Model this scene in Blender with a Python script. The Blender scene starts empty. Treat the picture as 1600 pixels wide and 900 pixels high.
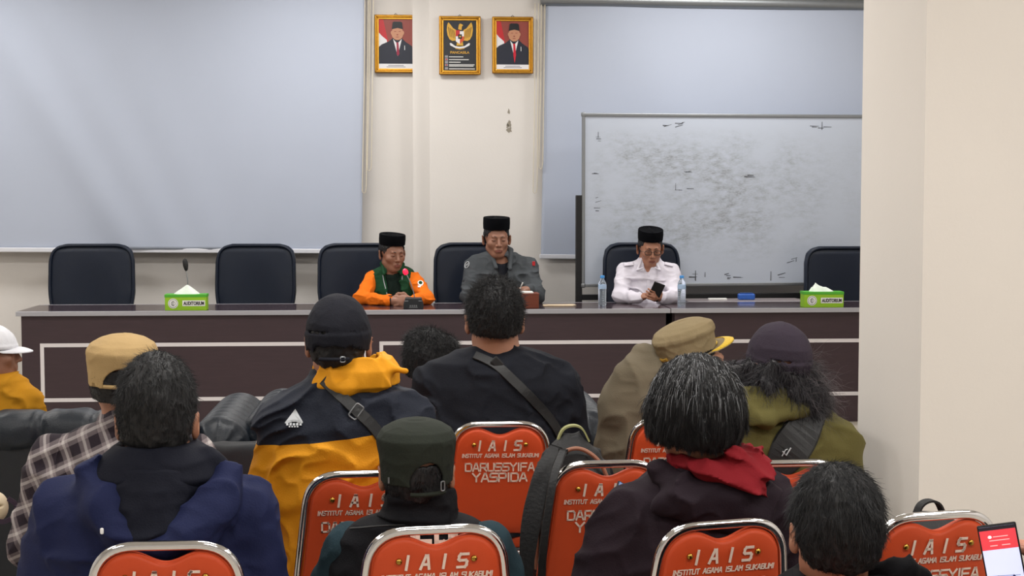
import bpy, math, random
import numpy as np
from mathutils import Vector, Matrix
from mathutils.bvhtree import BVHTree

# ------------------------------------------------------------------ camera, light, exposure
C = bpy.context.scene.collection
F_PX = 2350.0                       # focal length in pixels of the 1600x900 frame
CAM = np.array([0.0, 0.0, 1.60])
PITCH = math.atan(146 / F_PX)
YAW = math.radians(3.6)
cd = bpy.data.cameras.new('camera'); cam = bpy.data.objects.new('camera', cd); C.objects.link(cam)
cam.location = CAM; cam.rotation_euler = (math.pi / 2 - PITCH, 0, -YAW)
cd.sensor_width = 36; cd.lens = F_PX / 1600 * 36
bpy.context.scene.camera = cam
sc = bpy.context.scene
sc.view_settings.view_transform = 'Standard'; sc.view_settings.look = 'None'
sc.view_settings.gamma = 1; sc.view_settings.use_curve_mapping = False
sc.view_settings.exposure = 0.0
w = bpy.data.worlds.new('world'); sc.world = w; w.use_nodes = True
w.node_tree.nodes['Background'].inputs[0].default_value = (0.86, 0.9, 1, 1)
w.node_tree.nodes['Background'].inputs[1].default_value = 0.25
CEIL = 3.55
LAMPS = [(-2.6, 1.2, 34), (0.4, 1.2, 38), (2.9, 1.6, 56), (-3.1, 4.0, 40), (0.0, 4.0, 42), (2.9, 3.7, 36), (-3.3, 7.1, 46), (0.1, 7.1, 46),  # rightmost pair in this row is added to brighten the right pier
         (2.9, 8.4, 20), (-3.3, 10.0, 32), (-0.6, 10.0, 36), (2.2, 10.0, 36)]
for (lx, ly, le) in LAMPS:
    ld = bpy.data.lights.new('ceiling_tube_light', 'AREA'); ld.shape = 'RECTANGLE'; ld.size = 1.1; ld.size_y = 0.5
    ld.energy = le; ld.color = (1.0, 0.985, 0.965)
    lo = bpy.data.objects.new('ceiling_tube_light', ld); C.objects.link(lo); lo.location = (lx, ly, CEIL - 0.10)

Fv = np.array([math.sin(YAW) * math.cos(PITCH), math.cos(YAW) * math.cos(PITCH), -math.sin(PITCH)])
Rv = np.array([math.cos(YAW), -math.sin(YAW), 0.0])
Uv = np.cross(Rv, Fv)
def AT(px, py, s):                  # point seen at (px,py) where a metre spans s pixels
    return CAM + (F_PX / s) * (Fv + (px - 800) / F_PX * Rv + (450 - py) / F_PX * Uv)
def WY(px, py, Y):                  # point seen at (px,py) on the plane y = Y
    d = Fv + (px - 800) / F_PX * Rv + (450 - py) / F_PX * Uv
    return CAM + d * (Y / d[1])
def FLOORXY(px, s): p = AT(px, 450, s); return p[0], p[1]

# ------------------------------------------------------------------ materials
def lin(c):
    if isinstance(c, str): c = tuple(int(c[i:i + 2], 16) for i in (0, 2, 4))
    return tuple(((v / 255) / 12.92 if v / 255 <= 0.04045 else ((v / 255 + 0.055) / 1.055) ** 2.4) for v in c) + (1.0,)
def mat(name, col, rough=0.6, metal=0.0, var=0.08, nscale=20.0, bump=0.0, bscale=120.0, spec=0.5, sheen=0.0, coat=0.0, emit=None, estr=0.0, stretch=None):
    m = bpy.data.materials.new(name); m.use_nodes = True; nt = m.node_tree; N = nt.nodes; L = nt.links
    b = N['Principled BSDF']; c = lin(col)
    b.inputs['Roughness'].default_value = rough; b.inputs['Metallic'].default_value = metal
    b.inputs['Specular IOR Level'].default_value = spec
    if sheen: b.inputs['Sheen Weight'].default_value = sheen; b.inputs['Sheen Roughness'].default_value = 0.5
    if coat: b.inputs['Coat Weight'].default_value = coat
    tc = N.new('ShaderNodeTexCoord'); src = tc.outputs['Object']
    if stretch:
        mp = N.new('ShaderNodeMapping'); mp.inputs['Scale'].default_value = stretch; L.new(src, mp.inputs['Vector']); src = mp.outputs[0]
    n = N.new('ShaderNodeTexNoise'); n.inputs['Scale'].default_value = nscale; n.inputs['Detail'].default_value = 5; L.new(src, n.inputs['Vector'])
    mx = N.new('ShaderNodeMix'); mx.data_type = 'RGBA'; L.new(n.outputs['Fac'], mx.inputs['Factor'])
    lo_ = tuple(v * (1 - var) for v in c[:3]) + (1,); hi = tuple(min(1, v * (1 + var)) for v in c[:3]) + (1,)
    mx.inputs['A'].default_value = lo_; mx.inputs['B'].default_value = hi
    L.new(mx.outputs['Result'], b.inputs['Base Color'])
    if bump:
        n2 = N.new('ShaderNodeTexNoise'); n2.inputs['Scale'].default_value = bscale; n2.inputs['Detail'].default_value = 4; L.new(src, n2.inputs['Vector'])
        bp = N.new('ShaderNodeBump'); bp.inputs['Strength'].default_value = bump; bp.inputs['Distance'].default_value = 0.01
        L.new(n2.outputs['Fac'], bp.inputs['Height']); L.new(bp.outputs[0], b.inputs['Normal'])
    if emit is not None:
        b.inputs['Emission Color'].default_value = lin(emit); b.inputs['Emission Strength'].default_value = estr
    return m
class NT:                           # small helper for shader arithmetic
    def __init__(s, m): s.m = m; s.nt = m.node_tree; s.N = s.nt.nodes; s.L = s.nt.links; s.b = s.N['Principled BSDF']
    def put(s, inp, v):
        if isinstance(v, (int, float)): inp.default_value = v
        else: s.L.new(v, inp)
    def math(s, op, a, b=0.0, c=None):
        n = s.N.new('ShaderNodeMath'); n.operation = op; s.put(n.inputs[0], a); s.put(n.inputs[1], b)
        if c is not None: s.put(n.inputs[2], c)
        return n.outputs[0]
    def xyz(s):
        t = s.N.new('ShaderNodeTexCoord'); x = s.N.new('ShaderNodeSeparateXYZ'); s.L.new(t.outputs['Object'], x.inputs[0]); return x.outputs
    def noise(s, scale, detail=4, stretch=(1, 1, 1)):
        t = s.N.new('ShaderNodeTexCoord'); mp = s.N.new('ShaderNodeMapping'); mp.inputs['Scale'].default_value = stretch
        s.L.new(t.outputs['Object'], mp.inputs[0]); n = s.N.new('ShaderNodeTexNoise'); n.inputs['Scale'].default_value = scale
        n.inputs['Detail'].default_value = detail; s.L.new(mp.outputs[0], n.inputs[0]); return n.outputs['Fac']
    def ramp(s, v, lo, hi):
        n = s.N.new('ShaderNodeMapRange'); s.put(n.inputs[0], v); n.inputs[1].default_value = lo; n.inputs[2].default_value = hi; return n.outputs[0]
    def mix(s, f, a, b):
        n = s.N.new('ShaderNodeMix'); n.data_type = 'RGBA'; s.put(n.inputs['Factor'], f)
        for i, v in (('A', a), ('B', b)):
            if isinstance(v, (str, tuple)): n.inputs[i].default_value = lin(v)
            else: s.L.new(v, n.inputs[i])
        return n.outputs['Result']
    def colour(s, v): s.L.new(v, s.b.inputs['Base Color'])
    def old(s): return s.b.inputs['Base Color'].links[0].from_socket

M = {}
M['wall'] = mat('cream_wall_paint', 'd7d3cf', 0.85, var=0.03, nscale=3, bump=0.05, bscale=60)
M['wall_pillar'] = mat('pillar_paint', 'dcd6cf', 0.85, var=0.03, nscale=2, bump=0.05, bscale=60)
M['ceil'] = mat('ceiling_paint', 'ecebe6', 0.9, var=0.02)
M['floor'] = mat('floor_tile', 'b8b0a4', 0.3, var=0.1, nscale=4)
M['screen'] = mat('screen_fabric', 'adb5c6', 0.8, var=0.02, nscale=3, bump=0.06, bscale=300)
M['screenbar'] = mat('screen_bar', 'd6d8e0', 0.35, var=0.02)
M['grey_metal'] = mat('grey_metal', '8b8f93', 0.4, 0.7, var=0.05)
M['black_metal'] = mat('black_metal', '17171a', 0.5, 0.2, var=0.1)
M['chrome'] = mat('chrome', 'd8d8da', 0.09, 1.0, var=0.03)
M['brass'] = mat('brass', 'a8843c', 0.25, 1.0)
M['orange'] = mat('orange_vinyl', 'c2461e', 0.55, var=0.06, nscale=8, bump=0.12, bscale=700, spec=0.35)
M['letter'] = mat('printed_letters', 'e6cfc0', 0.6, var=0.1, nscale=200)
M['leather'] = mat('black_leather', '111a2a', 0.42, spec=0.3, var=0.12, nscale=8, bump=0.12, bscale=260)
M['sofa'] = mat('sofa_leather', '121922', 0.42, spec=0.35, var=0.15, nscale=6, bump=0.2, bscale=200)
M['sofa_dull'] = mat('sofa_back_cloth', '17191d', 0.85, var=0.15, nscale=40, bump=0.1, bscale=400)
M['piping'] = mat('dark_piping', '2a3038', 0.4)
M['desk'] = mat('dark_brown_laminate', '37272d', 0.5, var=0.22, nscale=9, bump=0.03, stretch=(1, 1, 9))
M['desk_top'] = mat('dark_polished_top', '43343a', 0.16, var=0.15, nscale=8, stretch=(1, 8, 1), coat=0.3)
M['edge'] = mat('grey_edge_band', 'a9a9b0', 0.35, 0.2, var=0.03)
M['white_strip'] = mat('white_strip', 'd9d4d6', 0.45, var=0.02)
M['gold'] = mat('gold_frame', 'a8741c', 0.32, 0.75, var=0.35, nscale=60, bump=0.3, bscale=120)
M['gold_lt'] = mat('gold_frame_light', 'd9a33c', 0.3, 0.7, var=0.3, nscale=80)
M['white'] = mat('white_paint', 'e9e9e7', 0.5, var=0.02)
M['black'] = mat('matte_black', '121214', 0.7, var=0.1)
M['darkwood'] = mat('red_brown_wood', '6f3421', 0.4, var=0.2, nscale=14, stretch=(1, 1, 8))
M['skin'] = mat('tan_skin', 'a17058', 0.5, var=0.12, nscale=25, bump=0.06, bscale=160)
M['skin_b'] = mat('brown_skin', '8f6450', 0.5, var=0.12, nscale=25, bump=0.06, bscale=160)
M['skin_c'] = mat('pale_tan_skin', 'b8806a', 0.5, var=0.12, nscale=25, bump=0.06, bscale=160)
for k in ('skin', 'skin_b', 'skin_c'): M[k].node_tree.nodes['Principled BSDF'].inputs['Subsurface Weight'].default_value = 0.08; M[k].node_tree.nodes['Principled BSDF'].inputs['Subsurface Radius'].default_value = (0.01, 0.004, 0.002)
M['lip'] = mat('lip_skin', '7d4a40', 0.45)
M['hair'] = mat('black_hair', '0c0c10', 0.6, var=0.4, nscale=60)
M['hair_soft'] = mat('dark_soft_hair', '1b1b20', 0.6, var=0.5, nscale=60)
M['eye'] = mat('eye_white', 'd8d0c8', 0.2); M['iris'] = mat('dark_iris', '1a0f0a', 0.15)
M['velvet'] = mat('black_velvet', '05060a', 0.95, var=0.2, spec=0.1)
M['trouser'] = mat('dark_trousers', '1a1c22', 0.85, var=0.15, bump=0.1)
M['shoe'] = mat('black_shoes', '101010', 0.4)
# ------------------------------------------------------------------ objects
def setp(o, label=None, cat=None, group=None, kind=None):
    if label: o['label'] = label
    if cat: o['category'] = cat
    if group: o['group'] = group
    if kind: o['kind'] = kind
    return o
def empty(name, loc, label, cat, group=None, rz=0.0):
    o = bpy.data.objects.new(name, None); C.objects.link(o); o.location = loc; o.rotation_euler = (0, 0, rz); o.empty_display_size = 0.1
    return setp(o, label, cat, group)
def link_mesh(name, me, m=None, parent=None, smooth=False):
    o = bpy.data.objects.new(name, me); C.objects.link(o)
    if m is not None:
        for mm in (m if isinstance(m, (list, tuple)) else [m]): me.materials.append(mm)
    if smooth: me.shade_smooth()
    if parent is not None: o.parent = parent
    return o
def np_mesh(name, V, Fq, mats=None, parent=None, smooth=True, midx=None):
    me = bpy.data.meshes.new(name); V = np.asarray(V, np.float32); Fq = np.asarray(Fq, np.int32)
    k = Fq.shape[1]
    me.vertices.add(len(V)); me.vertices.foreach_set('co', V.ravel())
    me.loops.add(Fq.size); me.loops.foreach_set('vertex_index', Fq.ravel())
    me.polygons.add(len(Fq)); me.polygons.foreach_set('loop_start', np.arange(0, Fq.size, k, dtype=np.int32))
    if midx is not None: me.polygons.foreach_set('material_index', np.asarray(midx, np.int32))
    me.update(calc_edges=True); me.validate()
    return link_mesh(name, me, mats, parent, smooth)
class MB:                           # collects verts/faces of one mesh
    def __init__(s): s.v = []; s.f = []; s.mi = []; s.cur = 0
    def add(s, vs, fs):
        o = len(s.v); s.v += [tuple(map(float, v)) for v in vs]; s.f += [tuple(i + o for i in f) for f in fs]; s.mi += [s.cur] * len(fs); return s
    def box(s, c, d, rz=0.0, R=None):
        c = np.array(c, float); hx, hy, hz = [q / 2 for q in d]
        P = np.array([(x, y, z) for x in (-hx, hx) for y in (-hy, hy) for z in (-hz, hz)])
        if R is None and rz: R = np.array([[math.cos(rz), -math.sin(rz), 0], [math.sin(rz), math.cos(rz), 0], [0, 0, 1]])
        if R is not None: P = P @ np.asarray(R).T
        return s.add(P + c, [(0, 1, 3, 2), (4, 6, 7, 5), (0, 4, 5, 1), (2, 3, 7, 6), (0, 2, 6, 4), (1, 5, 7, 3)])
    def prism(s, poly, O, X, Yv, T):          # polygon (2D) in plane O+X,Y extruded along T
        O, X, Yv, T = [np.array(q, float) for q in (O, X, Yv, T)]; n = len(poly)
        a = [O + X * p[0] + Yv * p[1] for p in poly]; b = [q + T for q in a]
        return s.add(a + b, [tuple(range(n))[::-1], tuple(range(n, 2 * n))] + [(i, (i + 1) % n, n + (i + 1) % n, n + i) for i in range(n)])
    def tube(s, pts, r, n=10, closed=False, caps=True):
        pts = [np.array(p, float) for p in pts]; m = len(pts); rs = r if isinstance(r, (list, tuple)) else [r] * m
        T = []
        for i in range(m):
            a = pts[(i - 1) % m] if (closed or i > 0) else pts[i]; b = pts[(i + 1) % m] if (closed or i < m - 1) else pts[i]
            t = b - a; T.append(t / (np.linalg.norm(t) + 1e-12))
        up = np.array([0, 0, 1.0]) if abs(T[0][2]) < 0.9 else np.array([1.0, 0, 0])
        nn = np.cross(T[0], up); nn /= np.linalg.norm(nn); rings = []
        for i in range(m):
            nn = nn - T[i] * np.dot(nn, T[i]); nn /= np.linalg.norm(nn) + 1e-12; bb = np.cross(T[i], nn)
            rings.append([pts[i] + rs[i] * (math.cos(2 * math.pi * k / n) * nn + math.sin(2 * math.pi * k / n) * bb) for k in range(n)])
        vs = [v for rg in rings for v in rg]; fs = []
        for i in range(m if closed else m - 1):
            j = (i + 1) % m
            for k in range(n): fs.append((i * n + k, i * n + (k + 1) % n, j * n + (k + 1) % n, j * n + k))
        if caps and not closed: fs += [tuple(range(n))[::-1], tuple((m - 1) * n + k for k in range(n))]
        return s.add(vs, fs)
    def lathe(s, prof, O=(0, 0, 0), n=20, sx=1.0, sy=1.0):
        O = np.array(O, float); vs = []; fs = []
        for (r, z) in prof:
            for k in range(n): a = 2 * math.pi * k / n; vs.append(O + np.array([r * sx * math.cos(a), r * sy * math.sin(a), z]))
        m = len(prof)
        for i in range(m - 1):
            for k in range(n): fs.append((i * n + k, i * n + (k + 1) % n, (i + 1) * n + (k + 1) % n, (i + 1) * n + k))
        fs += [tuple(range(n))[::-1], tuple((m - 1) * n + k for k in range(n))]
        return s.add(vs, fs)
    def build(s, name, m=None, parent=None, smooth=False, bevel=0.0, seg=2, off=None):
        me = bpy.data.meshes.new(name)
        vs = s.v if off is None else [tuple(np.array(v) - np.array(off)) for v in s.v]
        me.from_pydata(vs, [], s.f); me.update()
        if isinstance(m, (list, tuple)): me.polygons.foreach_set('material_index', s.mi)
        o = link_mesh(name, me, m, parent, False)
        if smooth:
            me.shade_smooth(); me.set_sharp_from_angle(angle=math.radians(40))
        if bevel:
            b = o.modifiers.new('bevel', 'BEVEL'); b.width = bevel; b.segments = seg; b.limit_method = 'ANGLE'; b.harden_normals = False
        return o
def rounded(pts, r, n=6, closed=False):       # round the corners of a polyline
    pts = [np.array(p, float) for p in pts]; out = []; m = len(pts)
    for i in range(m):
        if not closed and i in (0, m - 1): out.append(pts[i]); continue
        a, p, b = pts[(i - 1) % m], pts[i], pts[(i + 1) % m]
        rr = r[i] if isinstance(r, (list, tuple)) else r
        da, db = a - p, b - p; la, lb = np.linalg.norm(da), np.linalg.norm(db); q = min(rr, la * .49, lb * .49)
        A, B = p + da / la * q, p + db / lb * q
        for k in range(n + 1):
            t = k / n; out.append((1 - t) ** 2 * A + 2 * t * (1 - t) * p + t * t * B)
    return out
def text_mesh(name, txt, size, m, parent, loc, rot, width=None, ext=0.0008, bold=0.0, height=None):
    cu = bpy.data.curves.new(name, 'FONT'); cu.body = txt; cu.size = size; cu.extrude = ext; cu.align_x = 'CENTER'; cu.align_y = 'CENTER'; cu.offset = bold; cu.resolution_u = 3
    o = bpy.data.objects.new(name, cu); C.objects.link(o); bpy.context.view_layer.update()
    dg = bpy.context.evaluated_depsgraph_get(); me = bpy.data.meshes.new_from_object(o.evaluated_get(dg)); bpy.data.objects.remove(o)
    co = np.empty(len(me.vertices) * 3, np.float32); me.vertices.foreach_get('co', co); co = co.reshape(-1, 3)
    if len(co):
        ctr = (co.max(0) + co.min(0)) / 2; co[:, :2] -= ctr[:2]; ex = co.max(0) - co.min(0)
        if width: co[:, 0] *= width / ex[0]
        if height: co[:, 1] *= height / ex[1]
        me.vertices.foreach_set('co', co.ravel())
    me.materials.clear(); ob = link_mesh(name, me, m, parent); ob.location = loc; ob.rotation_euler = rot
    return ob
# stroke alphabet of the square-cornered chair lettering (unit cell 1 x 1)
GL = {'A': [[(0, 0), (.42, 1), (.62, 1), (1, 0)], [(.2, .32), (.86, .32)]], 'I': [[(.5, 0), (.5, 1)]],
      'S': [[(1, 1), (.15, 1), (0, .85), (0, .6), (.15, .52), (.85, .52), (1, .42), (1, .15), (.85, 0), (0, 0)]],
      'N': [[(0, 0), (0, 1), (1, 0), (1, 1)]], 'T': [[(0, 1), (1, 1)], [(.5, 1), (.5, 0)]], 'U': [[(0, 1), (0, .15), (.15, 0), (.85, 0), (1, .15), (1, 1)]],
      'G': [[(1, 1), (.15, 1), (0, .85), (0, .15), (.15, 0), (1, 0), (1, .5), (.55, .5)]], 'M': [[(0, 0), (0, 1), (.5, .45), (1, 1), (1, 0)]],
      'L': [[(0, 1), (0, 0), (1, 0)]], 'K': [[(0, 0), (0, 1)], [(1, 1), (.1, .5), (1, 0)]], 'B': [[(0, 0), (0, 1), (.85, 1), (.98, .9), (.98, .62), (.85, .52), (0, .52)], [(.85, .52), (1, .4), (1, .12), (.85, 0), (0, 0)]],
      'D': [[(0, 0), (0, 1), (.8, 1), (1, .8), (1, .2), (.8, 0), (0, 0)]], 'R': [[(0, 0), (0, 1), (.85, 1), (1, .88), (1, .58), (.85, .45), (0, .45)], [(.5, .45), (1, 0)]],
      'Y': [[(0, 1), (.5, .5), (1, 1)], [(.5, .5), (.5, 0)]], 'F': [[(0, 0), (0, 1), (1, 1)], [(0, .52), (.85, .52)]], 'P': [[(0, 0), (0, 1), (.85, 1), (1, .88), (1, .55), (.85, .42), (0, .42)]],
      'E': [[(1, 0), (0, 0), (0, 1), (1, 1)], [(0, .5), (.85, .5)]]}
def stroke_text(mb, txt, O, X, Z, nrm, width, height, th, gap=0.3, slant=0.12, space=0.7):
    wd = {'I': .25, ' ': space}; tot = sum(wd.get(c, 1) for c in txt) + gap * (len(txt) - 1); u = width / tot; x = -width / 2
    O, X, Z, nrm = [np.array(q, float) for q in (O, X, Z, nrm)]
    for ci, c in enumerate(txt):
        cw = wd.get(c, 1) * u
        for pl in GL.get(c, []):
            P = [(x + (p[0] if c != 'I' else .5) * cw + slant * height * (p[1] - .5), (p[1] - .5) * height) for p in pl]
            for a, b in zip(P[:-1], P[1:]):
                a = np.array(a); b = np.array(b); t = (b - a) / (np.linalg.norm(b - a) + 1e-9); n = np.array([-t[1], t[0]])
                a2 = a - t * th * .5; b2 = b + t * th * .5
                q = [a2 + n * th / 2, b2 + n * th / 2, b2 - n * th / 2, a2 - n * th / 2]
                mb.prism([tuple(k) for k in q], O, X, Z, nrm * 0.0008)
        x += cw + gap * u
# ------------------------------------------------------------------ signed-distance sculpting (grid + surface nets)
def rotm(yaw=0, pitch=0, roll=0):             # yaw about z, pitch about x (positive looks up), roll about y
    cz, sz, cx, sx, cy, sy = math.cos(yaw), math.sin(yaw), math.cos(pitch), math.sin(pitch), math.cos(roll), math.sin(roll)
    return np.array([[cz, -sz, 0], [sz, cz, 0], [0, 0, 1]]) @ np.array([[1, 0, 0], [0, cx, -sx], [0, sx, cx]]) @ np.array([[cy, 0, sy], [0, 1, 0], [-sy, 0, cy]])
def hashn(i, j, k, seed):
    h = (i * 374761393 + j * 668265263 + k * 2147483647 + seed * 1274126177) & 0xFFFFFFFF
    h = ((h ^ (h >> 13)) * 1274126177) & 0xFFFFFFFF; h = h ^ (h >> 16)
    return (h & 0xFFFF) / 65535.0
def vnoise(P, seed=0):
    P = np.asarray(P, float); I = np.floor(P).astype(np.int64); f = P - I; f = f * f * (3 - 2 * f); r = 0
    for dx in (0, 1):
        for dy in (0, 1):
            for dz in (0, 1):
                wt = (f[:, 0] if dx else 1 - f[:, 0]) * (f[:, 1] if dy else 1 - f[:, 1]) * (f[:, 2] if dz else 1 - f[:, 2])
                r = r + wt * hashn(I[:, 0] + dx, I[:, 1] + dy, I[:, 2] + dz, seed)
    return r
class Cap_:
    def __init__(s, a, b, ra, rb=None):
        s.a = np.array(a, float); s.b = np.array(b, float); s.ra = ra; s.rb = ra if rb is None else rb
        r = max(s.ra, s.rb); s.lo = np.minimum(s.a, s.b) - r; s.hi = np.maximum(s.a, s.b) + r
    def d(s, X, Y, Z):
        ab = s.b - s.a; L2 = ab @ ab + 1e-12
        px, py, pz = X - s.a[0], Y - s.a[1], Z - s.a[2]
        t = np.clip((px * ab[0] + py * ab[1] + pz * ab[2]) / L2, 0, 1)
        return np.sqrt((px - t * ab[0]) ** 2 + (py - t * ab[1]) ** 2 + (pz - t * ab[2]) ** 2) - (s.ra + (s.rb - s.ra) * t)
class Ell:
    def __init__(s, c, r, R=None):
        s.c = np.array(c, float); s.r = np.array(r, float); s.R = np.eye(3) if R is None else R
        e = np.sqrt(((s.R * s.r) ** 2).sum(1)); s.lo = s.c - e; s.hi = s.c + e
    def d(s, X, Y, Z):
        px, py, pz = X - s.c[0], Y - s.c[1], Z - s.c[2]; R = s.R
        q = [px * R[0, i] + py * R[1, i] + pz * R[2, i] for i in range(3)]
        k0 = np.sqrt((q[0] / s.r[0]) ** 2 + (q[1] / s.r[1]) ** 2 + (q[2] / s.r[2]) ** 2)
        k1 = np.sqrt((q[0] / s.r[0] ** 2) ** 2 + (q[1] / s.r[1] ** 2) ** 2 + (q[2] / s.r[2] ** 2) ** 2) + 1e-9
        return k0 * (k0 - 1) / k1
class Stack:                        # rows (z, cx, cy, hw, hd) of superellipses, top to bottom, with transform
    def __init__(s, rows, e=2.3, c=(0, 0, 0), R=None):
        rows = sorted(rows); A = np.array(rows, float); s.A = A; s.e = e; s.c = np.array(c, float); s.R = np.eye(3) if R is None else R
        m = max(A[:, 3].max(), A[:, 4].max()); zc = (A[0, 0] + A[-1, 0]) / 2
        lo = np.array([(A[:, 1] - A[:, 3]).min(), (A[:, 2] - A[:, 4]).min(), A[0, 0]]); hi = np.array([(A[:, 1] + A[:, 3]).max(), (A[:, 2] + A[:, 4]).max(), A[-1, 0]])
        cs = np.array([[x, y, z] for x in (lo[0], hi[0]) for y in (lo[1], hi[1]) for z in (lo[2], hi[2])]) @ s.R.T + s.c
        s.lo = cs.min(0); s.hi = cs.max(0)
    def d(s, X, Y, Z):
        R = s.R; px, py, pz = X - s.c[0], Y - s.c[1], Z - s.c[2]
        x, y, z = [px * R[0, i] + py * R[1, i] + pz * R[2, i] for i in range(3)]
        A = s.A; zz = np.clip(z, A[0, 0], A[-1, 0]); f = lambda k: np.interp(zz.ravel(), A[:, 0], A[:, k]).reshape(zz.shape)
        cx, cy, hw, hd = f(1), f(2), f(3), f(4)
        q = (np.abs((x - cx) / hw) ** s.e + np.abs((y - cy) / hd) ** s.e) ** (1 / s.e)
        d = (q - 1) * np.minimum(hw, hd)
        dz = np.maximum(A[0, 0] - z, z - A[-1, 0])
        return np.where(dz > 0, np.sqrt(np.maximum(d, 0) ** 2 + dz ** 2), np.maximum(d, dz))
class Box_:
    def __init__(s, c, h, R=None, r=0.0):
        s.c = np.array(c, float); s.h = np.array(h, float) - r; s.R = np.eye(3) if R is None else R; s.r = r
        e = (np.abs(s.R) * (s.h + r)).sum(1); s.lo = s.c - e; s.hi = s.c + e
    def d(s, X, Y, Z):
        px, py, pz = X - s.c[0], Y - s.c[1], Z - s.c[2]; R = s.R
        q = [np.abs(px * R[0, i] + py * R[1, i] + pz * R[2, i]) - s.h[i] for i in range(3)]
        return np.sqrt(sum(np.maximum(v, 0) ** 2 for v in q)) + np.minimum(np.maximum(q[0], np.maximum(q[1], q[2])), 0) - s.r
class Sdf:
    def __init__(s): s.ops = []
    def u(s, p, k=0.02): s.ops.append(('u', p, k)); return s
    def sub(s, p, k=0.006): s.ops.append(('s', p, k)); return s
    def grow(s, g): s.ops.append(('g', g, 0)); return s
    def below(s, z): s.ops.append(('zmax', z, 0)); return s
    def above(s, z): s.ops.append(('zmin', z, 0)); return s
    def half(s, n, o): s.ops.append(('half', (np.array(n, float), float(o)), 0)); return s     # keep n.p < o
    def mesh(s, h, wr=None, smooth=1):
        us = [o for o in s.ops if o[0] == 'u']; lo = np.min([o[1].lo for o in us], 0) - 6 * h - 0.01; hi = np.max([o[1].hi for o in us], 0) + 6 * h + 0.01
        n = np.ceil((hi - lo) / h).astype(int) + 1; ax = [(lo[i] + h * np.arange(n[i])).astype(np.float32) for i in range(3)]
        vol = np.full(n, 0.2, np.float32)
        for op, p, k in s.ops:
            if op in ('u', 's'):
                mg = k + 4 * h + (0.03 if op == 'u' else 0)
                a = np.clip(np.floor((p.lo - mg - lo) / h).astype(int), 0, n - 1); b = np.clip(np.ceil((p.hi + mg - lo) / h).astype(int) + 1, 1, n)
                if (b <= a).any(): continue
                sl = tuple(slice(a[i], b[i]) for i in range(3))
                X = ax[0][sl[0]][:, None, None]; Y = ax[1][sl[1]][None, :, None]; Z = ax[2][sl[2]][None, None, :]
                d = p.d(*[np.broadcast_to(q, tuple(b - a)) for q in (X, Y, Z)]).astype(np.float32); v = vol[sl]
                if op == 'u':
                    hh = np.maximum(k - np.abs(d - v), 0) / k; vol[sl] = np.minimum(d, v) - hh * hh * k / 4
                else:
                    d = -d; hh = np.maximum(k - np.abs(d - v), 0) / k; vol[sl] = np.maximum(d, v) + hh * hh * k / 4
            elif op == 'g': vol -= p
            elif op == 'zmax': vol = np.maximum(vol, (ax[2] - p)[None, None, :])
            elif op == 'zmin': vol = np.maximum(vol, (p - ax[2])[None, None, :])
            elif op == 'half':
                nn, o = p; vol = np.maximum(vol, (nn[0] * ax[0][:, None, None] + nn[1] * ax[1][None, :, None] + nn[2] * ax[2][None, None, :] - o).astype(np.float32))
        if wr is not None:
            idx = np.argwhere(np.abs(vol) < 0.03); P = lo + idx * h; vol[tuple(idx.T)] += wr(P).astype(np.float32)
        return surface_nets(vol, lo, h, smooth)
OFF = np.array([(0, 0, 0), (1, 0, 0), (0, 1, 0), (1, 1, 0), (0, 0, 1), (1, 0, 1), (0, 1, 1), (1, 1, 1)])
EDG = [(0, 1), (2, 3), (4, 5), (6, 7), (0, 2), (1, 3), (4, 6), (5, 7), (0, 4), (1, 5), (2, 6), (3, 7)]
def surface_nets(vol, lo, h, smooth=1):
    vol[0] = vol[-1] = 1; vol[:, 0] = vol[:, -1] = 1; vol[:, :, 0] = vol[:, :, -1] = 1
    ins = vol < 0; n = np.array(vol.shape)
    cnt = np.zeros(n - 1, np.int8)
    for o in OFF: cnt += ins[o[0]:n[0] - 1 + o[0], o[1]:n[1] - 1 + o[1], o[2]:n[2] - 1 + o[2]]
    act = (cnt > 0) & (cnt < 8); idx = np.argwhere(act); ids = np.full(n - 1, -1, np.int32); ids[tuple(idx.T)] = np.arange(len(idx))
    val = np.stack([vol[tuple((idx + o).T)] for o in OFF], 1); acc = np.zeros((len(idx), 3)); c = np.zeros(len(idx))
    for a, b in EDG:
        va, vb = val[:, a], val[:, b]; m = (va < 0) != (vb < 0); t = np.where(m, va / np.where(m, va - vb, 1), 0)
        p = OFF[a] + t[:, None] * (OFF[b] - OFF[a]); acc += np.where(m[:, None], p, 0); c += m
    V = lo + (idx + acc / c[:, None]) * h; Fs = []
    for ax in range(3):
        o1, o2 = [q for q in range(3) if q != ax]
        sh = [slice(1, n[i] - 1) for i in range(3)]; s2 = list(sh); sh[ax] = slice(0, n[ax] - 1); s2[ax] = slice(1, n[ax])
        A = ins[tuple(sh)]; B = ins[tuple(s2)]; e = np.argwhere(A != B); fl = A[tuple(e.T)]
        base = e.copy(); base[:, o1] += 1; base[:, o2] += 1
        def g(d1, d2):
            q = base.copy(); q[:, o1] -= d1; q[:, o2] -= d2; return ids[tuple(q.T)]
        quad = np.stack([g(0, 0), g(1, 0), g(1, 1), g(0, 1)], 1)
        fl2 = fl if ax != 1 else ~fl
        quad[~fl2] = quad[~fl2][:, ::-1]; Fs.append(quad)
    Q = np.concatenate(Fs); Q = Q[(Q >= 0).all(1)]
    for _ in range(smooth):
        S = np.zeros_like(V); k = np.zeros(len(V))
        for a in range(4):
            b = (a + 1) % 4; np.add.at(S, Q[:, a], V[Q[:, b]]); np.add.at(k, Q[:, a], 1)
            np.add.at(S, Q[:, b], V[Q[:, a]]); np.add.at(k, Q[:, b], 1)
        V = V * 0.5 + 0.5 * S / np.maximum(k, 1)[:, None]
    return V, Q
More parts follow.
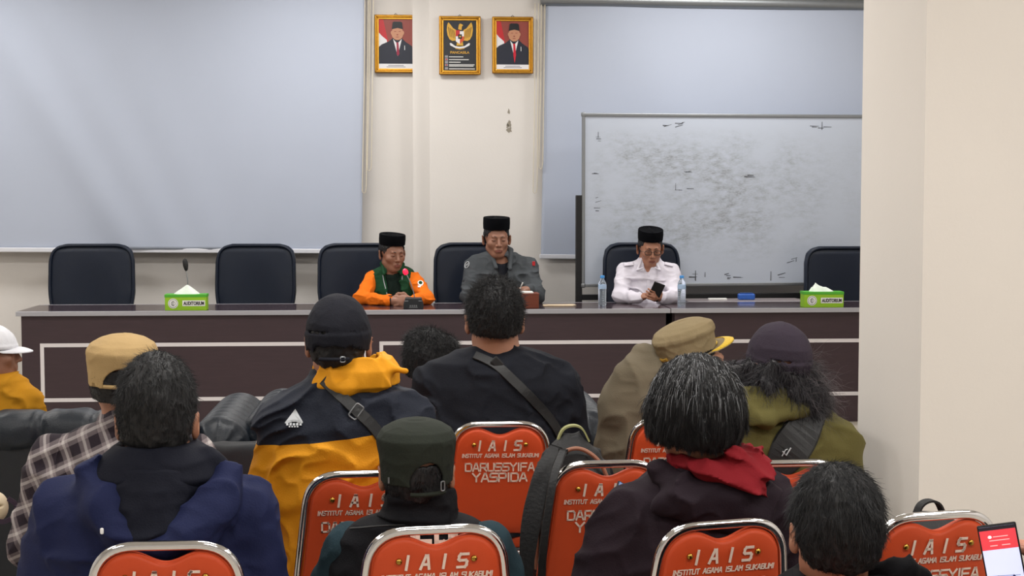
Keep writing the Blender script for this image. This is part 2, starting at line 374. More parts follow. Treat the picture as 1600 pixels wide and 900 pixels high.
def folds(amp, freq, seed=0, R=None, warp=0.6, fine=0.3):   # ridged cloth folds
    fr = np.array(freq, float) * 1.5; amp = amp * 1.35
    def f(P):
        Q = P if R is None else P @ R
        wv = np.stack([vnoise(P * 5 + 7.3, seed + 11), vnoise(P * 5 + 3.1, seed + 12), vnoise(P * 5 + 1.7, seed + 13)], 1) - .5
        a = 1 - np.abs(2 * vnoise(Q * fr + wv * warp * 2, seed) - 1); b = 1 - np.abs(2 * vnoise(Q * fr * 2.1 + wv * warp * 3 + 31, seed + 1) - 1)
        return -amp * ((a ** 3 - .3) + fine * (b ** 3 - .3))
    return f
def face_centres(V, Q): return V[Q].mean(1)
def face_normals(V, Q):
    n = np.cross(V[Q[:, 2]] - V[Q[:, 0]], V[Q[:, 3]] - V[Q[:, 1]]); return n / (np.linalg.norm(n, axis=1)[:, None] + 1e-12)
def strands(V, Q, num, length, rad, flow, lift=0.35, curl=0.0, curlf=40, seg=4, seed=0, keep=None, jitter=0.25, grav=0.0, lenfn=None):
    """thin tapering hairs growing from a surface; returns verts, quads"""
    rng = np.random.default_rng(seed); fc = face_centres(V, Q); fn = face_normals(V, Q)
    sel = np.arange(len(Q)) if keep is None else np.nonzero(keep(fc, fn))[0]
    k = rng.choice(sel, num); P = fc[k] + rng.normal(0, .0015, (num, 3)); n = fn[k]; L = length * (0.6 + 0.6 * rng.random(num))
    if lenfn: L = L * lenfn(P)
    if callable(flow): d = flow(P, n)
    else: d = np.broadcast_to(np.array(flow, float), P.shape)
    d = d - (d * n).sum(1)[:, None] * n; d = d / (np.linalg.norm(d, axis=1)[:, None] + 1e-9)
    d = d * (1 - lift) + n * lift + rng.normal(0, jitter, (num, 3)); d /= np.linalg.norm(d, axis=1)[:, None]
    side = np.cross(d, n); side /= np.linalg.norm(side, axis=1)[:, None] + 1e-9; ph = rng.random(num) * 6.28; rings = []
    p = P - d * .002; cur = d.copy()
    for i in range(seg + 1):
        t = i / seg; rr = rad * (1 - .8 * t)
        off = (curl * t * np.sin(curlf * t * L + ph))[:, None] * side + (curl * t * np.cos(curlf * t * L + ph))[:, None] * n if curl else 0
        c = p + off; b1 = np.cross(cur, side); rings.append(np.stack([c + rr * side, c - rr * .5 * side + rr * .87 * b1, c - rr * .5 * side - rr * .87 * b1], 1))
        tow = cur - n * (lift * .8 * (1.0 / seg)); tow[:, 2] -= grav / seg; cur = tow / np.linalg.norm(tow, axis=1)[:, None]
        p = p + cur * (L / seg)[:, None]
    R = np.stack(rings, 1); VV = R.reshape(-1, 3); base = np.arange(num)[:, None] * (seg + 1) * 3; FF = []
    for i in range(seg):
        for a in range(3):
            b = (a + 1) % 3; FF.append(np.concatenate([base + i * 3 + a, base + i * 3 + b, base + (i + 1) * 3 + b, base + (i + 1) * 3 + a], 1))
    return VV, np.concatenate(FF)
def merge(*ms):
    V = []; Q = []; o = 0; mi = []
    for i, (v, q) in enumerate(ms): V.append(v); Q.append(q + o); o += len(v); mi.append(np.full(len(q), i))
    return np.concatenate(V), np.concatenate(Q), np.concatenate(mi)

# ------------------------------------------------------------------ people
class Person:
    """joint positions are given as photo pixels at a depth; local frame = world minus root"""
    def __init__(s, px, sc_, label, group, floor=0.0):
        s.s = sc_; x, y = FLOORXY(px, sc_); s.root = np.array([x, y, floor])
        s.e = empty('person', tuple(s.root), label, 'person', group)
        s.body = Sdf(); s.dep = F_PX / sc_; s.floor = floor
    def J(s, px, py, dy=0.0): return AT(px, py, F_PX / (s.dep + dy)) - s.root
    def hw(s, npx, dy=0.0): return npx * (s.dep + dy) / F_PX
    def rows(s, table, shrink=0.0):           # (py, left px, right px, half depth, dy of centre)
        out = []
        for (py, l, r, hd, dy) in table:
            c = s.J((l + r) / 2, py, dy); out.append((c[2], c[0], c[1], max(.02, s.hw((r - l) / 2, dy) - shrink), max(.02, hd - shrink)))
        return out
    def head(s, c, k=1.0, yaw=0.0, pitch=0.0, roll=0.0, neck=None, face=False, nr=(.054, .062)):
        """c: head origin (local), k scale; facing +y when yaw=0"""
        R = rotm(yaw, pitch, roll); s.hc, s.hk, s.hR = np.array(c, float), k, R
        H = lambda x, y, z: s.hc + R @ (np.array([x, y, z]) * k)
        s.H = H; B = s.body; r3 = lambda *a: tuple(q * k for q in a)
        B.u(Ell(H(0, -.016, .036), r3(.077, .098, .089), R), .01)
        B.u(Ell(H(0, .028, -.03), r3(.061, .064, .085), R), .03)
        B.u(Ell(H(0, .058, -.092), r3(.03, .026, .022), R), .03)
        for q in (-1, 1):
            B.u(Ell(H(q * .04, .06, -.022), r3(.024, .024, .022), R), .02)
            B.u(Cap_(H(q * .052, -.002, -.055), H(q * .02, .058, -.092), .018 * k, .014 * k), .03)
        if face:
            B.u(Cap_(H(-.034, .083, .024), H(.034, .083, .024), .0095 * k), .015)
            for q in (-1, 1):
                B.sub(Ell(H(q * .031, .098, .004), r3(.016, .012, .010), R), .012)
                B.u(Ell(H(q * .031, .079, .004), r3(.0135, .0125, .0115), R), .003)
            B.u(Cap_(H(0, .088, .012), H(0, .107, -.028), .007 * k, .0115 * k), .010)
            for q in (-1, 1): B.u(Ell(H(q * .0125, .097, -.033), r3(.008, .009, .007), R), .006)
            B.u(Ell(H(0, .086, -.06), r3(.026, .014, .02), R), .012)
            B.u(Cap_(H(-.017, .0945, -.059), H(.017, .0945, -.059), .0042 * k), .004)
            B.u(Cap_(H(-.013, .0945, -.069), H(.013, .0945, -.069), .0052 * k), .004)
            B.sub(Cap_(H(-.021, .101, -.0635), H(.021, .101, -.0635), .0028 * k), .003)
        else:
            B.u(Cap_(H(0, .088, .012), H(0, .107, -.028), .007 * k, .0115 * k), .012)
            B.u(Ell(H(0, .086, -.062), r3(.026, .014, .02), R), .012)
        for q in (-1, 1):
            Re = R @ rotm(q * -.45, 0, q * .12)
            B.u(Ell(H(q * .0875, -.012, -.004), r3(.007, .019, .032), Re), .006)
            B.u(Ell(H(q * .083, -.004, -.028), r3(.006, .011, .012), Re), .006)
            B.sub(Ell(H(q * .097, -.006, .0), r3(.006, .011, .019), Re), .004)
        if neck is not None: s.neck = np.array(neck, float); B.u(Cap_(H(0, -.022, -.05), s.neck, nr[0] * k, nr[1] * k), .025)
        return s
    def limb(s, pts, radii, B=None, k=.02):
        B = B or s.body
        for i in range(len(pts) - 1): B.u(Cap_(pts[i], pts[i + 1], radii[i], radii[i + 1]), k)
    def hand(s, wrist, aim, palm_n, side, curl=.5, k=1.0, spread=.12, B=None, thumb_in=0.5, curls=None):
        """palm from wrist towards aim; palm_n = palm facing direction; side=+1 thumb on the cross(aim,palm_n) side"""
        B = B or s.body; w_ = np.array(wrist, float); a = np.array(aim, float); a /= np.linalg.norm(a); pn = np.array(palm_n, float); pn -= a * (a @ pn); pn /= np.linalg.norm(pn)
        sd = np.cross(a, pn) * side; R = np.stack([sd, a, pn], 1)
        B.u(Ell(w_ + a * .048 * k, (.04 * k, .052 * k, .0145 * k), R), .012); B.u(Cap_(w_, w_ + a * .03 * k, .024 * k, .026 * k), .012)
        Ls = [.072, .08, .074, .058]
        for i, L in enumerate(Ls):
            o = (.029 - i * .0195) * k; p = w_ + a * .088 * k + sd * o; ang = (curls[i] if curls else curl); d = a + sd * (1.5 - i) * spread * .6; d /= np.linalg.norm(d); th = ang * .7
            for j, fr in enumerate((.45, .3, .25)):
                dd = d * math.cos(th) + pn * math.sin(th); q = p + dd * L * fr * k
                B.u(Cap_(p, q, (.0088 - j * .0008) * k, (.0082 - j * .0009) * k), .003); p = q; th += ang * 1.1
        p = w_ + a * .022 * k + sd * .027 * k; d = a * .62 + sd * .75 + pn * .25 * thumb_in; d /= np.linalg.norm(d)
        q = p + d * .036 * k; B.u(Cap_(p, q, .0125 * k, .0105 * k), .008)
        d2 = a * .85 + sd * (.25 - .5 * thumb_in) + pn * (.5 * thumb_in); d2 /= np.linalg.norm(d2); r_ = q + d2 * .03 * k; B.u(Cap_(q, r_, .0102 * k, .009 * k), .003)
        B.u(Cap_(r_, r_ + d2 * .022 * k, .009 * k, .0075 * k), .003)
    def legs(s, hip, knee_dy=.42, w_=.10, seat=.0, tm=None, foot=True, sgn=1.0, spread=.06, thigh=.078):
        """seated legs: hip point local; body + trousers + shoes. sgn +1: knees away (+y)"""
        tr = Sdf(); hz = hip[2]; fz = 0.075
        tr.u(Ell((hip[0], hip[1] + sgn * .02, hz + .03), (.165, .13, .10)), .03); s.body.u(Ell((hip[0], hip[1] + sgn * .02, hz + .05), (.14, .11, .10)), .03)
        for q in (-1, 1):
            a = np.array([hip[0] + q * w_, hip[1] + sgn * .03, hz]); b = np.array([hip[0] + q * (w_ + spread), hip[1] + sgn * knee_dy, hz + .01]); c = np.array([b[0], b[1] - sgn * .02, .10])
            tr.u(Cap_(a, b, thigh, .062), .03); tr.u(Cap_(b, c, .06, .05), .02)
            s.body.u(Cap_(a, b, thigh - .012, .05), .03); s.body.u(Cap_(b, (c[0], c[1], .06), .048, .032), .02)
            s.body.u(Cap_((c[0], c[1], .05), (c[0], c[1] + sgn * .12, .035), .03, .022), .02)
            sh = MB(); sh.lathe([(.03, .0), (.046, .002), (.05, .02), (.046, .05), (.034, .075), (.02, .085)], (c[0], c[1] + sgn * .05, 0), 16, 1, 2.6)
            if foot: sh.build('shoe', M['shoe'], s.e, smooth=True)
        tr.above(.09)
        V, Q = tr.mesh(.010, folds(.008, (14, 14, 14), 5)); np_mesh('trousers', V, Q, tm or M['trouser'], s.e)

    def bake_body(s, h=.005, m=None, lips=False):
        V, Q = s.body.mesh(h); mi = None; m = m or M['skin']
        if lips:
            fc = face_centres(V, Q); loc = ((fc - s.hc) @ s.hR) / s.hk
            L = (np.abs(loc[:, 0]) < .021) & (loc[:, 1] > .088) & (loc[:, 2] < -.0555 - np.abs(loc[:, 0]) * .08) & (loc[:, 2] > -.0745 + np.abs(loc[:, 0]) * .22)
            o = np_mesh('body', V, Q, [m, M['lip']], s.e, midx=L.astype(int))
        else: o = np_mesh('body', V, Q, m, s.e)
        return o
    def facebits(s, look=-.5, glasses=False, brow='hair', moust=False, lids=True):
        H, k, R = s.H, s.hk, s.hR
        for q in (-1, 1):
            if not lids:
                mb = MB(); mb.lathe([(0.0001, -.0068 * k), (.004 * k, -.0055 * k), (.0068 * k, 0), (.004 * k, .0055 * k), (.0001, .0068 * k)], (0, 0, 0), 14, 1.35, .8)
                e = mb.build('eye', M['eye'], s.e, smooth=True); e.location = H(q * .031, .0885, .003); e.rotation_euler = Matrix(R.tolist()).to_euler()
                ib = MB(); ib.lathe([(0.0001, -.0036 * k), (.0034 * k, -.002 * k), (.0036 * k, 0), (.0034 * k, .002 * k), (.0001, .0036 * k)], (0, .0045 * k, -.0008), 12)
                ib.build('iris', M['iris'], e, smooth=True)
            ln = MB(); ln.tube([H(q * (.0185 + .025 * t), .0915 - .010 * t * t, .0015 - .003 * math.sin(math.pi * t)) for t in np.linspace(0, 1, 7)], [.0006, .0013, .0018, .002, .0018, .0013, .0006], 5)
            ln.build('eyelash', M['hair'], s.e)
            bw = MB(); bw.tube([H(q * (.013 + .034 * t), .0935 - .016 * t * t, .0225 + .006 * math.sin(2.3 * t)) for t in np.linspace(0, 1, 7)], [.0018, .0026, .0028, .0026, .0022, .0016, .0007], 6)
            bw.build('eyebrow', M['hair'], s.e, smooth=True)
        if moust:
            mm = MB(); mm.tube([H(x, .099 - abs(x) * .25, -.0505 - abs(x) * .12) for x in np.linspace(-.02, .02, 7)], [.0006, .0013, .0017, .0014, .0017, .0013, .0006], 6); mm.build('moustache', M['hair'], s.e)
        if glasses:
            g = MB()
            for q in (-1, 1):
                cx = q * .0315; ring = [H(cx + .022 * math.copysign(abs(math.cos(a)) ** .7, math.cos(a)), .108 - .05 * abs(cx) - .12 * max(0, q * (.022 * math.cos(a))), .0 + .0145 * math.copysign(abs(math.sin(a)) ** .7, math.sin(a))) for a in np.linspace(0, 2 * math.pi, 25)[:-1]]
                g.tube(ring, .0026 * k, 6, closed=True)
                g.tube([H(q * .053, .103, .004), H(q * .078, .085, .006), H(q * .085, .0, .008)], .0014 * k, 6)
            g.tube([H(-.010, .108, .003), H(0, .111, .006), H(.010, .108, .003)], .0014 * k, 6)
            go = g.build('glasses', M['black'], s.e, smooth=True)
            lens = MB()
            for q in (-1, 1): lens.prism([(.02 * math.cos(a), .013 * math.sin(a)) for a in np.linspace(0, 2 * math.pi, 17)[:-1]], H(q * .0315, .1065, 0), s.hR[:, 0] * k, s.hR[:, 2] * k, s.hR[:, 1] * .0006)
            lens.build('lens', M['lens'], go)
    def hair(s, extra=(), num=5000, length=.022, rad=.0007, m='hair', thick=.012, flow=None, nape=-.065, lift=.3, jitter=.3, curl=0, curlf=40, seed=1, front=.0, side=True, h=.004, wr=None, grav=0.0, mat2=None, share2=0.0, ears=True, top=0.0, hat=9.0):
        """hair shell on the cranium plus fine strands"""
        k, R, H = s.hk, s.hR, s.H; S = Sdf(); r3 = lambda *a: tuple(q * k for q in a)
        S.u(Ell(H(0, -.018, .038 + top / 2), r3(.077 + thick * (.55 if ears else 1), .098 + thick, .089 + thick + top / 2), R), .01)
        S.u(Ell(H(0, -.045, -.005), r3(.070 + thick * .5, .062 + thick * .6, .075), R), .02)
        for p, kk in extra: S.u(p, kk)
        S.sub(Ell(H(0, .125 + front, -.03), r3(.10, .095, .105), R), .01)
        if ears:
            for q in (-1, 1): S.sub(Ell(H(q * .092, .008, -.022), r3(.030, .040, .050), R), .008)
        nz = R @ np.array([0, .25, -1.0]); nz /= np.linalg.norm(nz); S.half(nz, nz @ H(0, -.06, nape))
        V, Q = S.mesh(h, wr or folds(.004, (40, 40, 25), seed, R, fine=.6))
        zc = lambda P: ((P - s.hc) @ R)[:, 2] / k
        def fl(P, n):
            loc = (P - s.hc) @ R / k; d = np.stack([loc[:, 0] * .9, -.3 + 0 * loc[:, 0], -.55 - 1.0 * (loc[:, 2] < .05)], 1) @ R.T; return d
        lf = (lambda P: np.clip((zc(P) + .075) / .11, .22, 1)) if ears else (lambda P: np.clip((zc(P) + .08) / .09, .35, 1)); kp = (lambda c, n: (zc(c) < hat)) if hat < 1 else None
        if hat < 1: S.half(R[:, 2], R[:, 2] @ H(0, 0, hat)); V, Q = S.mesh(h, wr or folds(.004, (40, 40, 25), seed, R, fine=.6))
        parts = [(V, Q), strands(V, Q, num, length, rad, flow or fl, lift, curl, curlf, seed=seed, jitter=jitter, grav=grav, lenfn=lf, keep=kp)]
        mats = [M[m], M[m]]
        if mat2: parts.append(strands(V, Q, int(num * share2), length * 1.15, rad * 1.1, flow or fl, lift, curl, curlf, seed=seed + 5, jitter=jitter * .8, grav=grav, keep=lambda c, n: zc(c) > .055)); mats.append(M[mat2])
        A, B_, mi = merge(*parts); return np_mesh('hair', A, B_, mats, s.e, midx=mi)
    def garment(s, name, S, m, h=.006, wr=None):
        V, Q = S.mesh(h, wr); o = np_mesh(name, V, Q, m, s.e)
        s.bv = BVHTree.FromPolygons([Vector(v) for v in V.tolist()], Q.tolist()); return o
    def hit(s, px, py, off=.004, bv=None, back=None):     # where the camera ray through a pixel meets the garment, in local coordinates
        o = CAM - s.root; d = AT(px, py, 1.0) - CAM; d = d / np.linalg.norm(d); r = (bv or s.bv).ray_cast(Vector(o), Vector(d))
        if r[0] is None: return (s.J(px, py, back or 0.0), np.array([0, -1.0, 0]))
        n = np.array(r[1]); 
        if n @ d > 0: n = -n
        return (np.array(r[0]) + n * off, n)
    def strap(s, name, pts, width, m, parent=None, off=.005, th=.003, world=False, extra=None):
        P = []
        for a, b in zip(pts[:-1], pts[1:]):
            k = max(2, int(math.hypot(a[0] - b[0], a[1] - b[1]) / 8)); P += [(a[0] + (b[0] - a[0]) * i / k, a[1] + (b[1] - a[1]) * i / k) for i in range(k)]
        P.append(pts[-1]); hn = [s.hit(x, y, off) for x, y in P]; A = np.array([q[0] for q in hn]); Nn = np.array([q[1] for q in hn])
        for _ in range(3): A[1:-1] = (A[:-2] + 2 * A[1:-1] + A[2:]) / 4; Nn[1:-1] = (Nn[:-2] + Nn[1:-1] + Nn[2:]) / 3
        if extra: ex = np.array(extra, float); A = np.concatenate([A, ex]); Nn = np.concatenate([Nn, np.repeat(Nn[-1:], len(ex), 0)])
        if world: A = A + s.root
        mb = MB(); vs = []
        for i in range(len(A)):
            t = A[min(i + 1, len(A) - 1)] - A[max(i - 1, 0)]; t /= np.linalg.norm(t) + 1e-9; n = Nn[i] / (np.linalg.norm(Nn[i]) + 1e-9); sd = np.cross(t, n); sd /= np.linalg.norm(sd) + 1e-9
            ww = width if not callable(width) else width(i / (len(A) - 1))
            vs += [A[i] + sd * ww / 2, A[i] + n * th + sd * ww / 2 * .9, A[i] + n * th - sd * ww / 2 * .9, A[i] - sd * ww / 2]
        fs = []
        for i in range(len(A) - 1):
            for a in range(4): b = (a + 1) % 4; fs.append((i * 4 + a, i * 4 + b, (i + 1) * 4 + b, (i + 1) * 4 + a))
        fs += [(0, 1, 2, 3), tuple(len(vs) - 4 + q for q in (3, 2, 1, 0))]; mb.add(vs, fs)
        return mb.build(name, m, parent)
def peci(P, H=.085, w=1.0, tilt=.0, dz=.0):
    """tall brimless black cap with a creased flat top"""
    k = P.hk; mb = MB(); n = 40; R = P.hR @ rotm(0, tilt); O = P.H(0, -.012, .066 + dz)
    ring = lambda rx, ry, z, dip=0: [O + R @ (np.array([rx * math.cos(a) * w, ry * math.sin(a) * (1.0), z - dip * abs(math.cos(a)) ** 3]) * k) for a in np.linspace(0, 2 * math.pi, n + 1)[:-1]]
    rows = [ring(.079, .1, .0), ring(.0835, .104, .0), ring(.0845, .105, .004), ring(.086, .107, H * .5), ring(.085, .106, H - .004), ring(.083, .104, H), ring(.074, .094, H - .002), ring(.03, .085, H - .010), ring(.004, .07, H - .002)]
    vs = [v for r in rows for v in r]; fs = []
    for i in range(len(rows) - 1):
        for a in range(n): b = (a + 1) % n; fs.append((i * n + a, i * n + b, (i + 1) * n + b, (i + 1) * n + a))
    fs += [tuple(range(n))[::-1], tuple((len(rows) - 1) * n + a for a in range(n))]
    mb.add(vs, fs); return mb.build('cap', M['velvet'], P.e, smooth=True)
def cap(P, kind, m, open_back=True, brim=None, visor=True, band=None, wr=None, h=.003, tall=0.0, hole=(0.0, -.02), zb=-.005, vt=-.10, vl=.072, braid=False, rt=.0):
    """cloth cap in head coordinates; kind 'dome' or 'flat'"""
    k, R, H = P.hk, P.hR, P.H; S = Sdf(); r3 = lambda *a: tuple(q * k for q in a)
    if kind == 'dome':
        S.u(Ell(H(0, -.014, .034 + tall / 2), r3(.0895, .111, .104 + tall / 2), R), .01)
        S.u(Stack([(q[0] * k, 0, q[1] * k, q[2] * k, q[3] * k) for q in ((zb, -.014, .088, .109), (.034, -.014, .0895, .111))], 2.0, P.hc, R), .012)
    else:
        S.u(Stack([(q[0] * k, 0, q[1] * k, q[2] * k, q[3] * k) for q in ((zb, -.018, .087, .108), (zb + .05, -.018, .0905, .112), (.088 + tall, -.018, .0965, .117), (.098 + tall, -.018, .0965, .116), (.116 + tall, -.015, .086, .104), (.130 + tall, -.012, .062, .076), (.139 + tall, -.012, .036, .045), (.142 + tall, -.012, .015, .02))], 2.1, P.hc, R), .004)
    S.sub(Stack([(z_ * k, 0, -.017 * k, .083 * k, .104 * k) for z_ in (zb - .03, .045)], 2.1, P.hc, R), .004)
    nz = R @ np.array([0, -rt, -1.0]); nz /= np.linalg.norm(nz); S.half(nz, nz @ H(0, 0, zb))
    if open_back: S.sub(Ell(H(hole[0], -.115, hole[1]), r3(.042, .04, .052), R), .004)
    V, Q = S.mesh(h, wr or folds(.0016, (16, 16, 16), 3, fine=.3)); o = np_mesh('cap', V, Q, m, P.e)
    if open_back:
        b = MB(); b.tube([H(hole[0] + x, -.016 - .111 * math.sqrt(max(0, 1 - ((hole[0] + x) / .09) ** 2)), zb + .007 + rt * .12) for x in np.linspace(-.04, .04, 9)], .0055 * k, 8)
        st = b.build('strap', m if not isinstance(m, list) else m[0], o, smooth=True)
    if visor:
        def vpt(a, v, off=0.0):
            ix, iy = .086 * math.sin(a), -.018 + .108 * math.cos(a); L = vl * math.cos(a * .88) ** .75
            ox, oy = ix * 1.0, iy + L
            x, y = ix + (ox - ix) * v, iy + (oy - iy) * v
            return H(x, y, zb + .006 + vt * (y - iy) - 9 * v * (y - iy) ** 2 * .25 - (x / .09) ** 2 * .014 + off)
        def sheet(v0, v1, t0, t1, nu=26, nv=7):
            A = []; Bq = []; fs = []
            for jv in range(nv + 1):
                for iu in range(nu + 1):
                    a = -1.35 + 2.7 * iu / nu; v = v0 + (v1 - v0) * jv / nv; A.append(vpt(a, v, t1)); Bq.append(vpt(a, v, t0))
            n = len(A); W_ = nu + 1
            for jv in range(nv):
                for iu in range(nu):
                    q = jv * W_ + iu; fs += [(q, q + 1, q + W_ + 1, q + W_), (n + q, n + q + W_, n + q + W_ + 1, n + q + 1)]
            for iu in range(nu):
                fs += [(iu, n + iu, n + iu + 1, iu + 1), (nv * W_ + iu, nv * W_ + iu + 1, n + nv * W_ + iu + 1, n + nv * W_ + iu)]
            for jv in range(nv):
                q = jv * W_; fs += [(q, q + W_, n + q + W_, n + q), (q + nu, n + q + nu, n + q + W_ + nu, q + W_ + nu)]
            return MB().add(A + Bq, fs)
        vo = sheet(0, 1, -.0025, .0015).build('visor', m, o, smooth=True)
        if braid: sheet(.52, 1.01, .0005, .0045).build('visor_braid', M['yellow'], vo, smooth=True)
    return o
def eye_glass():
    m = bpy.data.materials.new('clear_lens'); m.use_nodes = True; b = m.node_tree.nodes['Principled BSDF']
    b.inputs['Transmission Weight'].default_value = 1.0; b.inputs['Roughness'].default_value = 0.02; b.inputs['IOR'].default_value = 1.05; b.inputs['Alpha'].default_value = .25; return m
M['lens'] = eye_glass()
# ------------------------------------------------------------------ the room
YW = 11.35                                   # back wall plane
XL, XR, YB = -5.6, 4.3, -1.6
def slab(name, c, d, m, kind='structure', bevel=0): 
    o = MB().box(c, d).build(name, m, bevel=bevel); setp(o, kind=kind); return o
slab('floor', ((XL + XR) / 2, (YB + YW) / 2, -.05), (XR - XL + .4, YW - YB + .4, .1), M['floor'])
_t = NT(M['floor']); _x = _t.xyz(); _g = _t.math('MINIMUM', _t.math('PINGPONG', _x[0], .3), _t.math('PINGPONG', _x[1], .3)); _t.colour(_t.mix(_t.ramp(_g, .003, .006), '7d7468', _t.old()))
slab('ceiling', ((XL + XR) / 2, (YB + YW) / 2, CEIL + .05), (XR - XL + .4, YW - YB + .4, .1), M['ceil'])
slab('wall_back', ((XL + XR) / 2, YW + .1, CEIL / 2), (XR - XL + .4, .2, CEIL), M['wall'])
slab('wall_left', (XL - .1, (YB + YW) / 2, CEIL / 2), (.2, YW - YB, CEIL), M['wall'])
slab('wall_front', ((XL + XR) / 2, YB - .1, CEIL / 2), (XR - XL + .4, .2, CEIL), M['wall'])
slab('wall_right', (XR + .1, (YB + YW) / 2, CEIL / 2), (.2, YW - YB, CEIL), M['wall'])
# pilaster behind the portraits, standing a little proud of the wall
a = WY(671, 200, YW - .12); b = WY(840, 200, YW - .12); a2 = WY(640, 200, YW)
slab('trim_1', ((a[0] + b[0]) / 2 + 0.35, YW - .06, CEIL / 2), (b[0] - a[0] + 0.7, .12, CEIL), M['wall'])
a3 = WY(645, 200, YW - .06)[0]; slab('trim_2', ((a[0] + a3) / 2 + .01, YW - .03, CEIL / 2), (a[0] - a3 + .02, .06, CEIL), M['wall'])
# the corner of a thick wall at the right
cr = AT(1441, 450, 395); yn = cr[1]; xn = cr[0]
far = AT(1343, 450, 395 / 1.0)
# find depth at which the left face meets its far edge
yf = None
for q in np.linspace(yn, yn + 3, 600):
    if WY(1343.5, 450, q)[0] >= xn: yf = q; break
slab('wall_right_pier', ((xn + XR) / 2, (yn + yf) / 2, CEIL / 2), (XR - xn, yf - yn, CEIL), M['wall_pillar'])
# low stage under the desk
STG = .10
slab('floor_stage', ((XL + XR) / 2, (9.35 + YW) / 2, STG / 2), (XR - XL - .02, YW - 9.35, STG), M['floor'])
# ceiling lamps, front right pair added for the pier (area lights set at the top)
M['diffuser'] = mat('lamp_diffuser', 'f5f5f0', 0.5, emit='fff4e2', estr=3.0)
for (lx, ly, le) in LAMPS:
    e = empty('ceiling_light', (lx, ly, CEIL), 'unseen white rectangular ceiling light fixture over the ' + ('stage' if ly > 9 else 'sofas' if ly > 6 else 'middle rows of chairs' if ly > 3 else 'back of the room') + (' at left' if lx < -2 else ' at right' if lx > 2 else ' in the centre'), 'ceiling light', 'ceiling lights')
    fr = MB(); fr.box((0, -.29, -.035), (1.24, .03, .07)); fr.box((0, .29, -.035), (1.24, .03, .07)); fr.box((-.605, 0, -.035), (.03, .55, .07)); fr.box((.605, 0, -.035), (.03, .55, .07)); fr.box((0, 0, -.012), (1.2, .56, .02)); fr.build('frame', M['white'], e)
    MB().box((0, 0, -.05), (1.17, .54, .02)).build('diffuser', M['diffuser'], e)

# ------------------------------------------------------------------ wall screens
def screen(pxs, Y, label, cordpx, wave, bar_y, top_line=False):
    """pxs: TL, TR, BR, BL pixels of the cloth"""
    c = [WY(x, y, Y) for x, y in pxs]; O = c[3]; e = empty('projection_screen', tuple((c[3] + c[2]) / 2), label, 'screen', 'pull-down screens'); r = np.array(e.location)
    nu, nv = 120, 90; vs = []
    for j in range(nv + 1):
        for i in range(nu + 1):
            u, v = i / nu, j / nv; p = (c[3] * (1 - u) + c[2] * u) * (1 - v) + (c[0] * (1 - u) + c[1] * u) * v
            p = p.copy(); p[1] += wave(u, v); vs.append(p - r)
    fs = [(j * (nu + 1) + i, j * (nu + 1) + i + 1, (j + 1) * (nu + 1) + i + 1, (j + 1) * (nu + 1) + i) for j in range(nv) for i in range(nu)]
    o = np_mesh('screen_cloth', np.array(vs), np.array(fs), M['screen'], e); sm = o.modifiers.new('thick', 'SOLIDIFY'); sm.thickness = .002; sm.offset = 0
    b = MB(); ax = (c[2] - c[3]); L = np.linalg.norm(ax); ax /= L; ang = math.atan2(ax[2], ax[0])
    Rb = np.array([[math.cos(ang), 0, -math.sin(ang)], [0, 1, 0], [math.sin(ang), 0, math.cos(ang)]])
    b.box((c[3] + c[2]) / 2 - r + np.array([0, 0, -.008]), (L + .02, .03, .034), R=Rb); b.build('bottom_bar', M['screenbar'], e, bevel=.006)
    h = MB(); tt = (c[0] + c[1]) / 2 - r; h.tube([c[0] - r + (-.04, 0, .03), c[1] - r + (.04, 0, .03)], .045, 16); h.build('roller_case', M['grey_metal'] if top_line else M['white'], e, smooth=True)
    for k, (x0, x1, y1) in enumerate(cordpx):
        p0, p1 = WY(x0, -30, Y - .02) - r, WY(x1, y1, Y - .02) - r; p0[2] = c[0][2] - r[2]
        MB().tube([p0, (p0 * .5 + p1 * .5) + (.004, 0, 0), p1 + (0, 0, .03), p1, p1 + (.012, 0, -.01), p1 + (.024, 0, .0), p1 + (.03, 0, .04), p0 + (.026, 0, 0)], .0032, 6).build('pull_cord', M['cord'], e, smooth=True)
    return e
M['cord'] = mat('ivory_cord', 'cfc6b2', 0.6)
def wv1(u, v):
    d = 0
    for (a0, w0, am, sl) in ((.05, .055, .030, .42), (.20, .05, .022, .36), (.36, .05, .012, .30)): d += am * math.exp(-(((u - a0 - (1 - v) * sl) / w0) ** 2))
    for (a0, w0, am, sl) in ((.86, .05, .010, -.22), (.99, .045, .008, -.25)): d += am * math.exp(-(((u - a0 - (1 - v) * sl) / w0) ** 2)) * (1 - v)
    return -d + .008
def wv2(u, v): return -.012 * math.exp(-(((u - .9 + v * .1) / .12) ** 2)) - .01 * math.exp(-(((u - .55 + v * .4) / .1) ** 2))
tl = WY(-110, -45, YW - .10)
screen([(-110, -75), (572, -70), (565, 391), (-110, 388)], YW - .14, 'wide pale grey pull-down screen left of the three framed pictures', [(571, 566, 300), (579, 574, 265)], wv1, 0)
screen([(853, 6), (1470, 16), (1465, 404), (845, 399)], YW - .17, 'pale grey pull-down screen behind the whiteboard on wheels', [(836, 833, 300), (846, 842, 262)], wv2, 0, True)

